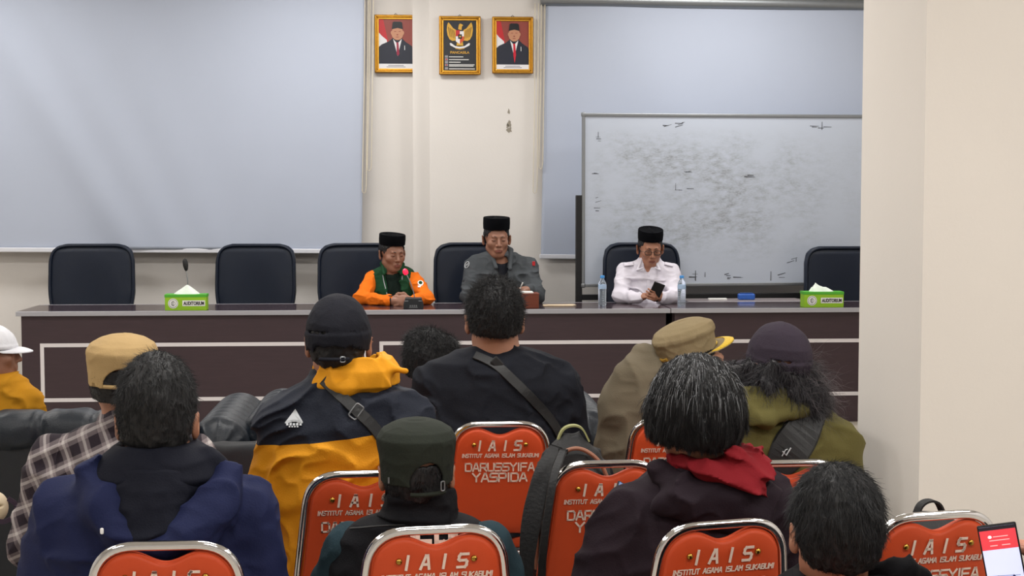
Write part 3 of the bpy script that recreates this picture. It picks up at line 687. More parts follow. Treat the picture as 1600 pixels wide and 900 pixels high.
# ------------------------------------------------------------------ framed pictures
def flat(name, polys, e, O, sx, sz, yo, m):         # polygons in frame coordinates (x right, z up, 0..1) as a thin raised layer
    mb = MB()
    for p in polys: mb.prism([((q[0] - .5) * sx, (q[1] - .5) * sz) for q in p][::-1], (0, yo, 0), (1, 0, 0), (0, 0, 1), (0, -.0006, 0))
    return mb.build(name, m, e)
def circ(cx, cy, rx, ry, n=24, a0=0, a1=2 * math.pi): return [(cx + rx * math.cos(a), cy + ry * math.sin(a)) for a in np.linspace(a0, a1, n + 1)[:(-1 if a1 - a0 > 6.2 else None)]]
pm = lambda n, c, r=.35: mat('print_' + n, c, r, var=.06, nscale=6, spec=.4)
P_ = dict(red=pm('maroon', '8a4038'), flag=pm('red', 'b8252c'), wht=pm('white', 'dcdce0'), suit=pm('navy_suit', '1c2130'), skin=pm('skin', 'b98568'), cap=pm('cap', '15161c'), tie=pm('tie', '8c1f3c'), tie2=pm('red_tie', 'c01830'), dark=pm('charcoal', '23262c'), gold=pm('gold', 'cfa03a'), txt=pm('text', 'cfcfcf'), grey=pm('grey', '8a8a90'), blk=pm('black', '101010'), gdk=pm('dark_gold', '8e6a20'))
def frame_pic(l, t, r, b, Y, label, cat):
    p0, p1 = WY(l, t, Y), WY(r, b, Y); w_, h_ = p1[0] - p0[0], p0[2] - p1[2]; c = (p0 + p1) / 2
    e = empty('framed_picture', tuple(c), label, cat, 'gold framed pictures on the wall')
    def ring(o, wd, d0, d1): 
        mb = MB()
        for k in range(4):
            X, Z = (w_ / 2 - o, h_ / 2 - o); q = [(-X, -Z), (X, -Z), (X, Z), (-X, Z)]; i = [(-X + wd, -Z + wd), (X - wd, -Z + wd), (X - wd, Z - wd), (-X + wd, Z - wd)]
            mb.prism([q[k], q[(k + 1) % 4], i[(k + 1) % 4], i[k]][::-1], (0, d0, 0), (1, 0, 0), (0, 0, 1), (0, d1 - d0, 0))
        return mb
    fr = ring(0, .022, .02, -.012).build('frame', M['gold'], e, bevel=.004); ring(.006, .006, -.005, -.018).build('frame_ridge', M['gold_lt'], fr, bevel=.002); ring(.02, .012, .01, -.004).build('frame_lip', M['gold_lt'], fr, bevel=.003)
    MB().tube([(-.012, .012, h_ / 2), (0, .012, h_ / 2 + .012), (.012, .012, h_ / 2)], .0025, 6).build('hook', M['black_metal'], e)
    return e, w_ - .055, h_ - .055
def portrait(l, t, r, b, Y, label, tie, white_hair):
    e, w_, h_ = frame_pic(l, t, r, b, Y, label, 'picture'); F = lambda n, ps, y, m: flat(n, ps, e, 0, w_, h_, y, m)
    F('backdrop', [[(0, 0), (1, 0), (1, 1), (0, 1)]], .006, P_['red'])
    F('flag', [[(.0, 1), (.14, 1), (.2, .8), (.28, .55), (.3, .42), (.0, .74)]], .0045, P_['flag']); F('flag_white', [[(0, .74), (.1, .66), (.24, .58), (.27, .45), (0, .38)]], .0042, P_['wht'])
    F('suit', [[(0, .1), (0, .43), (.1, .49), (.3, .55), (.42, .62), (.66, .62), (.78, .54), (.95, .46), (1, .38), (1, .1)]], .003, P_['suit'])
    F('shirt', [[(.42, .6), (.55, .26), (.67, .6), (.6, .55), (.54, .5), (.48, .55)][::1]], .0015, P_['wht'])
    F('tie', [[(.51, .53), (.57, .53), (.58, .48), (.6, .3), (.56, .13 if tie == 'tie2' else .26), (.52, .3), (.52, .48)]], .0005, P_[tie])
    F('face', [circ(.545, .71, .17, .135)], -.0005, P_['skin']); F('ear', [circ(.38, .72, .025, .035)], .0005, P_['skin']); F('ear', [circ(.71, .72, .025, .035)], .0005, P_['skin'])
    F('peci', [[(.385, .79), (.41, .925), (.45, .94), (.64, .94), (.68, .92), (.7, .79), (.55, .815)]], -.0015, P_['cap'])
    F('features', [circ(.48, .745, .035, .006), circ(.61, .745, .035, .006), circ(.545, .68, .028, .012), circ(.545, .635, .05, .007)], -.0015, P_['red'])
    F('pin', [[(.74, .38), (.76, .38), (.755, .47), (.74, .47)]], .0015, P_['wht'])
    F('caption_strip', [[(0, 0), (1, 0), (1, .105), (0, .105)]], .0, P_['wht'])
    F('caption', [[(.28 - d, z), (.72 + d, z), (.72 + d, z + .014), (.28 - d, z + .014)] for z, d in ((.066, 0), (.036, .05))], -.001, P_['grey'])
portrait(585, 23, 652, 114, YW - .03, 'gold framed portrait with dark red tie, leftmost of three wall pictures', 'tie', True)
portrait(769, 26, 833, 115, YW - .15, 'gold framed portrait with long bright red tie, rightmost of three wall pictures', 'tie2', False)
e, w_, h_ = frame_pic(686, 25, 751, 117, YW - .15, 'gold framed black poster with golden eagle emblem between two portraits', 'picture')
F = lambda n, ps, y, m: flat(n, ps, e, 0, w_, h_, y, m)
F('poster', [[(0, 0), (1, 0), (1, 1), (0, 1)]], .006, P_['dark'])
for q in (-1, 1):
    m_ = lambda ps: [[(.5 + q * x, z) for x, z in p][::q] for p in ps]
    F('wing', m_([[(.07, .66), (.1, .8), (.2, .84), (.3, .93), (.335, .955), (.37, .9), (.385, .8), (.36, .7), (.3, .62), (.22, .59), (.12, .6)]]), .004, P_['gold'])
    F('feathers', m_([[(.12 + i * .05, .63 + i * .012), (.14 + i * .05, .63 + i * .012), (.2 + i * .05, .8 + i * .02), (.17 + i * .05, .8 + i * .02)] for i in range(4)]), .003, P_['gdk'])
F('tail', [[(.4, .5), (.6, .5), (.64, .44), (.5, .42), (.36, .44)], [(.42, .62), (.58, .62), (.6, .48), (.4, .48)]], .0035, P_['gold'])
F('head', [[(.45, .82), (.47, .9), (.5, .93), (.55, .92), (.6, .9), (.56, .87), (.55, .8)]], .003, P_['gold'])
F('shield_red', [[(.38, .68), (.5, .68), (.5, .8), (.38, .8)]], .0025, P_['flag']); F('shield_white', [[(.5, .68), (.62, .68), (.62, .78), (.5, .78)], [(.38, .58), (.5, .53), (.5, .68), (.38, .68)]], .0025, P_['wht'])
F('shield_orange', [[(.5, .68), (.62, .68), (.62, .6), (.5, .53)]], .0022, mat('print_orange', 'c8502a', .4)); F('shield_black', [[(.45, .63), (.56, .63), (.56, .72), (.45, .72)]], .001, P_['blk']); F('star', [circ(.505, .675, .022, .018)], 0, P_['gold'])
F('ribbon', [[(.2, .54), (.24, .55), (.36, .49), (.5, .475), (.64, .49), (.76, .55), (.8, .54), (.78, .5), (.64, .455), (.5, .44), (.36, .455), (.22, .5)]], .0005, P_['wht'])
text_mesh('title_letters', 'PANCASILA', .03, P_['gold'], e, (0, .003, (.365 - .5) * h_), (math.pi / 2, 0, 0), width=w_ * .56, height=h_ * .05, bold=.0006)
F('rows', [[(.18, z), (.18 + L, z), (.18 + L, z + .016), (.18, z + .016)] for z, L in ((.27, .42), (.215, .58), (.165, .34), (.115, .75), (.09, .72), (.035, .76))], .003, P_['txt'])
F('icons', [[(.06, z), (.15, z), (.15, z + .045), (.06, z + .045)] for z in (.26, .205, .15, .095, .03)], .003, P_['grey']); F('icon_marks', [circ(.105, z, .028, .013, 8) for z in (.228, .118)], .002, P_['flag'])

# small plaster damage marks on the pilaster
mk = [WY(x, y, YW - .121) for x, y in ((795, 172), (795, 195), (796, 205))]
slabm = MB()
for (x, y, a_, b_) in ((795, 174, 1.5, 4), (796, 193, 3, 5), (796, 203, 4, 4), (793, 197, 2, 3)):
    p = WY(x, y, YW - .121); q = [(a_ * .0048 * math.cos(t) * (1 + .4 * math.sin(3 * t + x)), b_ * .0048 * math.sin(t) * (1 + .3 * math.cos(4 * t + y))) for t in np.linspace(0, 6.28, 15)[:-1]]
    slabm.prism(q[::-1], p, (1, 0, 0), (0, 0, 1), (0, -.0008, 0))
setp(slabm.build('trim_3', mat('exposed_plaster', '8d867a', .9)), kind='structure')

# ------------------------------------------------------------------ whiteboard on its stand
A_ = AT(909, 180, 218); B_ = AT(911, 446, 218); dirx = (AT(1345, 188, 213) - A_); dirx[2] = 0; dirx /= np.linalg.norm(dirx)
Hb = A_[2] - B_[2]; Wb = 2.42; nb = np.array([dirx[1], -dirx[0], 0])
e = empty('whiteboard', (B_[0] + dirx[0] * Wb / 2, B_[1] + dirx[1] * Wb / 2, STG), 'large smudged whiteboard with grey frame on a black metal stand', 'whiteboard'); r = np.array(e.location)
angb = math.atan2(dirx[1], dirx[0]); e.rotation_euler = (0, 0, angb)
z0 = B_[2] - STG; z1 = A_[2] - STG
mb = MB(); mb.box((0, 0, (z0 + z1) / 2), (Wb - .02, .012, Hb - .02)); mb.build('board_panel', None, e)
wbp = e.children[0]; wm = mat('whiteboard_surface', 'b4b9c0', .28, var=.01, coat=.2); t = NT(wm); x = t.xyz()
n1 = t.noise(2.6, 6, (1, 1, 1.4)); n2 = t.noise(14, 6, (1, 1, 2.2)); n3 = t.noise(60, 3, (1, 1, 3)); msk = t.math('MULTIPLY', t.ramp(x[0], .62, .1), t.ramp(x[0], -1.16, -.95))
mz = t.math('MULTIPLY', t.ramp(x[2], z0 + .12, z0 + .42), t.ramp(x[2], z1 - .08, z1 - .3))
sm = t.math('MULTIPLY', t.math('MULTIPLY', t.ramp(n1, .34, .66), t.ramp(n2, .30, .80)), t.math('MULTIPLY', t.math('ADD', msk, .22), mz))
sm = t.math('MULTIPLY', sm, t.math('ADD', t.ramp(n3, .3, .62), .35)); t.colour(t.mix(t.math('MINIMUM', t.math('MULTIPLY', sm, .85), .8), 'b3bbc9', '71726f')); wbp.data.materials.append(wm)
fr = MB(); 
for (c_, d_) in (((0, 0, z1), (Wb, .03, .022)), ((0, 0, z0), (Wb, .03, .022)), ((-Wb / 2, 0, (z0 + z1) / 2), (.022, .03, Hb)), ((Wb / 2, 0, (z0 + z1) / 2), (.022, .03, Hb))): fr.box(c_, d_)
fr.build('frame', M['grey_metal'], e, bevel=.004)
for xx in (-1, 1):
    for zz in (z0, z1): MB().box((xx * Wb / 2, 0, zz), (.034, .036, .034)).build('corner_cap', M['grey_metal'], e, bevel=.01)
mk = MB()
def scrib(px, py, w1, h1, n, seed):
    rg = random.Random(seed)
    for i in range(n):
        a = AT(px + rg.uniform(-w1, w1), py + rg.uniform(-h1, h1), 216) - r; lx = a[0] * math.cos(-angb) - a[1] * math.sin(-angb)
        L = rg.uniform(.02, .07); th = rg.uniform(.0012, .004); an = rg.choice([0, 0, math.pi / 2, .3]); u = (math.cos(an), math.sin(an))
        mk.prism([(-u[0] * L / 2 - u[1] * th, -u[1] * L / 2 + u[0] * th), (u[0] * L / 2 - u[1] * th * .3, u[1] * L / 2 + u[0] * th * .3), (u[0] * L / 2 + u[1] * th, u[1] * L / 2 - u[0] * th), (-u[0] * L / 2 + u[1] * th, -u[1] * L / 2 - u[0] * th)], (lx, -.0062, a[2]), (1, 0, 0), (0, 0, 1), (0, -.0006, 0))
for q in ((1050, 195, 16, 3, 6, 1), (928, 216, 3, 6, 4, 2), (1282, 198, 14, 2, 5, 3), (1093, 432, 14, 5, 7, 4), (1150, 431, 14, 5, 6, 5), (1218, 431, 14, 5, 3, 6), (1075, 270, 10, 2, 3, 7), (930, 316, 3, 14, 4, 8), (925, 272, 1, 3, 2, 9), (1245, 405, 6, 5, 3, 10), (1173, 276, 8, 3, 3, 11), (1058, 295, 18, 6, 4, 12)): scrib(*q)
mk.build('pen_marking', mat('dried_marker_ink', '3c3e44', .7), e)
st = MB(); zp = AT(903, 305, 219)[2] - STG
for xx in (-1, 1):
    p = MB(); p.box((xx * (Wb / 2 + .03), .01, zp / 2 + .03), (.045, .04, zp - .06)); po = p.build('post', M['black_metal'], e, bevel=.004)
    MB().box((xx * (Wb / 2 + .03), .0, .045), (.05, .34, .04)).build('foot', M['black_metal'], e, bevel=.004)
MB().box((0, .01, AT(1100, 464, 217)[2] - STG), (Wb + .05, .03, .04)).build('crossbar', M['black_metal'], e, bevel=.003)

# ------------------------------------------------------------------ the long desks
YD = (AT(680, 484, 242))[1]; DT = AT(680, 484, 242)[2] - 0.0; DD = .60
def desk(pxl, pxr, rects, label, xr_abs=None):
    l = WY(pxl, 488, YD); r_ = WY(pxr, 484, YD); x0, x1 = l[0], (r_[0] if xr_abs is None else xr_abs)
    e = empty('conference_desk', ((x0 + x1) / 2, YD + DD / 2, STG), label, 'desk', 'long head-table desks'); cx = (x0 + x1) / 2; W = x1 - x0; zt = DT - STG
    top = MB().box((0, 0, zt - .014), (W, DD, .028)).build('desktop', M['desk_top'], e)
    ed = MB(); ed.box((0, -DD / 2 - .001, zt - .014), (W + .004, .006, .030)); ed.box((0, DD / 2 + .001, zt - .014), (W + .004, .006, .030)); ed.build('edge_band', M['edge'], top, bevel=.002)
    MB().box((0, -DD / 2 + .035, (zt - .028) / 2 + .0), (W - .05, .022, zt - .030)).build('front_panel', M['desk'], e)
    for q in (-1, 1): MB().box((q * (W / 2 - .03), .02, (zt - .028) / 2), (.028, DD - .08, zt - .030)).build('side_panel', M['desk'], e)
    for (a, b, c_, d_) in rects:          # left, right, top, bottom px
        pl, pr = WY(a, 560, YD + .02)[0] - cx, WY(b, 560, YD + .02)[0] - cx; t_, b_ = .64 - STG, .288 - STG; y = -DD / 2 + .022; th = .024
        s_ = MB(); s_.box(((pl + pr) / 2, y, t_), (pr - pl, .006, th)); s_.box(((pl + pr) / 2, y, b_), (pr - pl, .006, th)); s_.box((pl + th / 2, y, (t_ + b_) / 2), (th, .006, t_ - b_ - th)); s_.box((pr - th / 2, y, (t_ + b_) / 2), (th, .006, t_ - b_ - th))
        s_.build('trim_border', M['white_strip'], e)
    return e
desk(25, 1047, [(63, 575, 0, 0), (593, 1018, 0, 0)], 'long dark brown desk with two white outlined panels, at left')
desk(1049, 1500, [(1075, 1490, 0, 0)], 'dark brown desk with one white outlined panel, beside the right pier')
# low grey table behind the right desk
g0 = AT(1078, 470, 225); g1 = AT(1258, 470, 222); e = empty('side_table', ((g0[0] + g1[0]) / 2, YD + DD + .22, STG), 'narrow grey table behind the right desk, under the whiteboard', 'table'); W = g1[0] - g0[0]; zt = DT - STG - .002
MB().box((0, 0, zt - .012), (W, .32, .024)).build('tabletop', mat('grey_laminate', '8f8688', .3), e, bevel=.003)
for q in (-1, 1):
    for q2 in (-1, 1): MB().box((q * (W / 2 - .03), q2 * .13, (zt - .024) / 2), (.03, .03, zt - .024)).build('leg', M['black_metal'], e)
STY = YD + DD + .22
def on_desk(px, Y): p = WY(px, 470, Y); return np.array([p[0], Y, DT])
# blue eraser case and white card on the side table
p = on_desk(1166, STY); e = empty('board_eraser', tuple(p - (0, 0, .002)), 'translucent blue box lying on the grey side table', 'eraser')
bm = MB(); bm.box((0, 0, .022), (.12, .05, .044)); bm.build('case', mat('blue_plastic', '2c5bb0', .25, var=.3, nscale=40), e, bevel=.01); MB().box((0, 0, .047), (.09, .03, .006)).build('felt', mat('blue_felt', '20407a', .9), e, bevel=.002)
p = on_desk(1121, STY); mk = MB().box((0, 0, .006), (.13, .04, .012)).build('paper_stack', M['white'], None, bevel=.002); mk.location = p - (0, 0, .002); setp(mk, 'small white folded paper left of the blue box', 'paper')
# ------------------------------------------------------------------ high-back office chairs behind the desk
def office_chair(loc, yaw, label, w_=.58, top=1.145):
    e = empty('office_chair', loc, label, 'office chair', 'black leather chairs behind the desk', yaw)      # faces -y
    S = Sdf(); z0 = .50
    hw = w_ / 2; zc = [z0, z0 + .1, top - .35, top - .12, top - .05, top - .015, top]; ws = [hw * .84, hw * .90, hw * 1.0, hw * .985, hw * .93, hw * .80, hw * .60]
    S.u(Stack([(z, 0, .02 + .08 * (z - z0) ** 1.2, ww, .045 if z < top - .02 else .03) for z, ww in zip(zc, ws)], 5.0), .02)
    S.sub(Ell((0, -.16, top - .30), (hw * 1.1, .165, .55)), .03)
    S.mesh
    V, Q = S.mesh(.009, None, 2); b = np_mesh('backrest', V, Q, M['leather'], e)
    # raised rim following the outline
    rim = [(-ws[0] * .97, z0)] + [(-a * .97, z) for z, a in zip(zc[1:], ws[1:])] + [(a * .97, z) for z, a in list(zip(zc, ws))[::-1]]
    P = rounded([np.array([x, -.018 + .08 * (z - z0) ** 1.2 - .012 * 0, z - (.012 if z > top - .06 else 0)]) for x, z in rim], .06, 4)
    rm_ = MB(); rm_.tube(P, .011, 10); rm_.build('rim', M['leather'], b, smooth=True)
    S = Sdf(); S.u(Box_((0, -.25, .43), (.26, .27, .055), r=.045), .02); V, Q = S.mesh(.012); np_mesh('seat', V, Q, M['leather'], e)
    for q in (-1, 1):
        a = MB(); a.tube(rounded([(q * .29, .0, .44), (q * .31, -.02, .64), (q * .31, -.30, .64), (q * .28, -.34, .42)], .06), .02, 8); ar = a.build('armrest', M['darkwood'], e, smooth=True)
        MB().box((q * .31, -.16, .665), (.05, .22, .03)).build('arm_pad', M['leather'], ar, bevel=.01)
    MB().tube([(0, -.22, .08), (0, -.22, .40)], .03, 12).build('gas_column', M['black_metal'], e, smooth=True)
    for k in range(5):
        a = 2 * math.pi * k / 5 + .3; p = (.28 * math.cos(a), -.22 + .28 * math.sin(a), .065)
        lg = MB().tube([(0, -.22, .10), p], [.026, .017], 8).build('leg', M['black_metal'], e, smooth=True)
        MB().tube([(p[0] - .012 * math.sin(a), p[1] + .012 * math.cos(a), .028), (p[0] + .012 * math.sin(a), p[1] - .012 * math.cos(a), .028)], .028, 12).build('caster', M['black'], lg, smooth=True)
    return e
for (px, s_, yw, lb, wd, tp) in ((143, 220, .04, 'empty black leather chair, leftmost behind the desk', .60, 1.17), (399, 218, -.05, 'empty black leather chair just right of the gooseneck microphone', .575, 1.168),
                         (560, 220, .10, 'black leather chair behind the person in orange sleeves', .575, 1.17), (741, 219, .05, 'black leather chair behind the person in dark grey jacket', .58, 1.175),
                         (1003, 221, .0, 'black leather chair behind the person in white shirt', .55, 1.165), (1318, 220, .0, 'empty black leather chair beside the right pier', .55, 1.15)):
    x, y = FLOORXY(px, s_); office_chair((x, y, STG), yw, lb, wd, AT(px, {143: 381, 399: 381, 560: 380, 741: 379, 1003: 379, 1318: 385}[px], s_)[2] - STG)

# ------------------------------------------------------------------ things on the desk
def tissue_box(px, pl, pr, py, yaw, label, lean):
    w_ = (pr - pl) / 240.0; p = WY(px, py, YD + .10); e = empty('tissue_box', (p[0], p[1] , DT), label, 'tissue box', 'green tissue boxes on the desk', yaw); h_ = .098; d_ = .115
    g = mat('lime_card', '8fbf22', .45, var=.05, nscale=10); g2 = mat('green_lid', '4ca82c', .45)
    MB().box((0, 0, h_ / 2), (w_, d_, h_)).build('box', g, e, bevel=.002); MB().box((0, 0, h_ - .004), (w_ + .004, d_ + .004, .018)).build('lid', g2, e, bevel=.001)
    l = MB(); l.prism(circ(-w_ * .30, .045, .032, .032, 28)[::-1], (0, -d_ / 2 - .0006, 0), (1, 0, 0), (0, 0, 1), (0, -.0008, 0)); l.build('round_badge', M['white'], e)
    l = MB()
    for rr in (.026, .013): l.tube([(-w_ * .30 + rr * math.cos(a), -d_ / 2 - .0016, .045 + rr * math.sin(a)) for a in np.linspace(0, 6.28, 21)[:-1]], .0013, 5, closed=True)
    l.tube([(-w_ * .30, -d_ / 2 - .0016, .062), (-w_ * .30, -d_ / 2 - .0016, .028)], .0015, 5); l.tube([(-w_ * .30 - .006, -d_ / 2 - .0016, .055), (-w_ * .30 - .006, -d_ / 2 - .0016, .035)], .0012, 5); l.build('badge_emblem', P_['cap'], e)
    l = MB(); l.prism([(-.02, .028), (w_ * .47, .028), (w_ * .47, .064), (-.02, .064)][::-1], (0, -d_ / 2 - .0006, 0), (1, 0, 0), (0, 0, 1), (0, -.0008, 0)); l.build('name_label', M['white'], e)
    text_mesh('letters', 'AUDITORIUM', .03, M['black'], e, ((-.02 + w_ * .47) / 2, -d_ / 2 - .002, .046), (math.pi / 2, 0, 0), width=w_ * .47 + .02 - .012, height=.024, bold=.0012)
    S = []; n = 22
    vs = []; fs = []
    for j in range(9):
        t = j / 8
        for i in range(n):
            a = 2 * math.pi * i / n; rr = 1 + .10 * math.sin(5 * a + 2 * t); wx = (w_ * .30) * (1 - t) ** (.9) + .004; wy = .035 * (1 - t) + .003
            vs.append((wx * math.cos(a) * rr + lean * (t) * .05, wy * math.sin(a) * rr, h_ + .002 + t * .062 * (1 - .25 * abs(math.cos(a)) * (t > .5) * abs(lean))))
    for j in range(8):
        for i in range(n): b = (i + 1) % n; fs.append((j * n + i, j * n + b, (j + 1) * n + b, (j + 1) * n + i))
    fs.append(tuple(8 * n + i for i in range(n))); m_ = MB().add(vs, fs); m_.build('tissue', mat('tissue_paper', 'dfe8e0', .9, var=.04, bump=.2, bscale=60), e, smooth=True)
    return e
tissue_box(292, 261, 324, 486, 0.02, 'lime green tissue box at left in front of the microphone', 0.1)
tissue_box(1284, 1253, 1316, 479, -.03, 'lime green tissue box at right near the pier', -.9)
M['mic'] = mat('microphone_plastic', '1e2126', .45, var=.1)
def mic(px, y_, tip, label, on, yaw=0):
    p = on_desk(px, y_); e = empty('desk_microphone', tuple(p), label, 'microphone', 'gooseneck microphones'); r = np.array(e.location)
    b = MB(); b.prism([(-.065, 0), (.065, 0), (.065, .03), (.052, .07), (-.052, .07), (-.065, .03)][::-1], (0, -.05, 0), (1, 0, 0), (0, 0, 1), (0, .11, 0)); bo = b.build('base', M['mic'], e, bevel=.004)
    pn = MB()
    for x in (-.045, .045): pn.box((x, -.0515, .052), (.024, .002, .006))
    for k in range(4): pn.box((-.02 + k * .013, -.0515, .02), (.008, .002, .010))
    pn.box((0, -.0515, .010), (.055, .002, .004)); pn.build('buttons', M['grey_metal'], bo)
    T = AT(tip[0], tip[1], F_PX / (np.dot(p - CAM, Fv))) - r; q0 = np.array([.008, .01, .068])
    pts = [q0, q0 * .75 + T * .25 + (.006, 0, .0), q0 * .4 + T * .6 + (.008, -.004, 0), T]; P = rounded(pts, .1, 8)
    MB().tube(P, .0035, 8).build('gooseneck', M['grey_metal'], e, smooth=True)
    d = T - pts[-2]; d /= np.linalg.norm(d)
    if on:
        h_ = MB(); h_.tube([T - d * .004, T, T + d * .012, T + d * .028, T + d * .033], [.008, .014, .018, .015, .003], 14); h_.build('glowing_head', mat('red_mic_light', 'd0152c', .4, emit='ff1838', estr=2.2), e, smooth=True)
        MB().tube([T + d * .030, T + d * .036], [.011, .006], 12).build('grille', mat('pink_glow', 'ff5070', .4, emit='ff4a68', estr=2.0), e, smooth=True)
    else:
        h_ = MB(); h_.tube([T - d * .006, T + d * .004, T + d * .03, T + d * .058, T + d * .072, T + d * .078], [.006, .012, .0175, .0165, .011, .002], 14); h_.build('foam_head', M['black'], e, smooth=True)
mic(290, YD + .36, (291, 422), 'black gooseneck microphone behind the left tissue box', False)
mic(646, YD + .13, (635, 428), 'gooseneck microphone with glowing red tip, in front of orange sleeves', True)
def bottle(px, y_, label):
    p = on_desk(px, y_); e = empty('water_bottle', tuple(p), label, 'bottle', 'water bottles on the desk')
    pr = [(.024, 0), (.0265, .004), (.0275, .012)]
    for k in range(7): z = .02 + k * .0125; pr += [(.0275, z), (.0262, z + .004), (.0275, z + .008)]
    pr += [(.0275, .112), (.0275, .14), (.0265, .15), (.018, .168), (.0125, .176), (.0125, .186)]
    g = bpy.data.materials.get('clear_plastic')
    if g is None:
        g = bpy.data.materials.new('clear_plastic'); g.use_nodes = True; b = g.node_tree.nodes['Principled BSDF']; b.inputs['Base Color'].default_value = (.78, .88, .98, 1); b.inputs['Transmission Weight'].default_value = .85; b.inputs['Roughness'].default_value = .08; b.inputs['IOR'].default_value = 1.25
        M['pl'] = g; M['bl'] = mat('blue_cap', '3f8fd6', .4); M['lb'] = mat('pale_label', 'a9c3e2', .4, var=.25, nscale=90)
    MB().lathe(pr, n=24).build('bottle', g, e, smooth=True); MB().lathe([(.0145, .184), (.0148, .186), (.0148, .200), (.0135, .202)], n=20).build('cap', M['bl'], e, smooth=True); MB().lathe([(.0279, .112), (.0281, .114), (.0281, .138), (.0279, .14)], n=24).build('label_band', M['lb'], e, smooth=True)
bottle(941, YD + .30, 'clear water bottle with blue cap, left of the person in white shirt')
bottle(1065, YD + .26, 'clear water bottle with blue cap, right of the person in white shirt')
p = WY(827, 483, YD + .16); e = empty('wooden_box', (p[0], p[1], DT), 'reddish brown wooden box in front of the person in dark jacket', 'box')
bx_ = MB().box((0, 0, .045), (.115, .16, .09)).build('body', M['darkwood'], e, bevel=.004); MB().box((0, 0, .093), (.12, .165, .008)).build('lid', M['darkwood'], e, bevel=.002)
sp = MB().box((0, 0, .004), (.085, .12, .008)).build('paper_stack', M['white'], None, bevel=.001); sp.location = (p[0] - .02, p[1] - .005, DT + .0975); setp(sp, 'small white note pad lying on the wooden box', 'paper')
lf = MB(); lf.box((0, 0, .002), (.20, .12, .003)); lf.box((.02, .01, .0045), (.19, .11, .002), rz=.12); lo = lf.build('paper_sheet', mat('cream_paper', 'c8b59a', .7), None); pq = on_desk(872, YD + .30); lo.location = pq + (0, 0, .001); setp(lo, 'cream paper sheets lying on the desk right of the wooden box', 'paper')

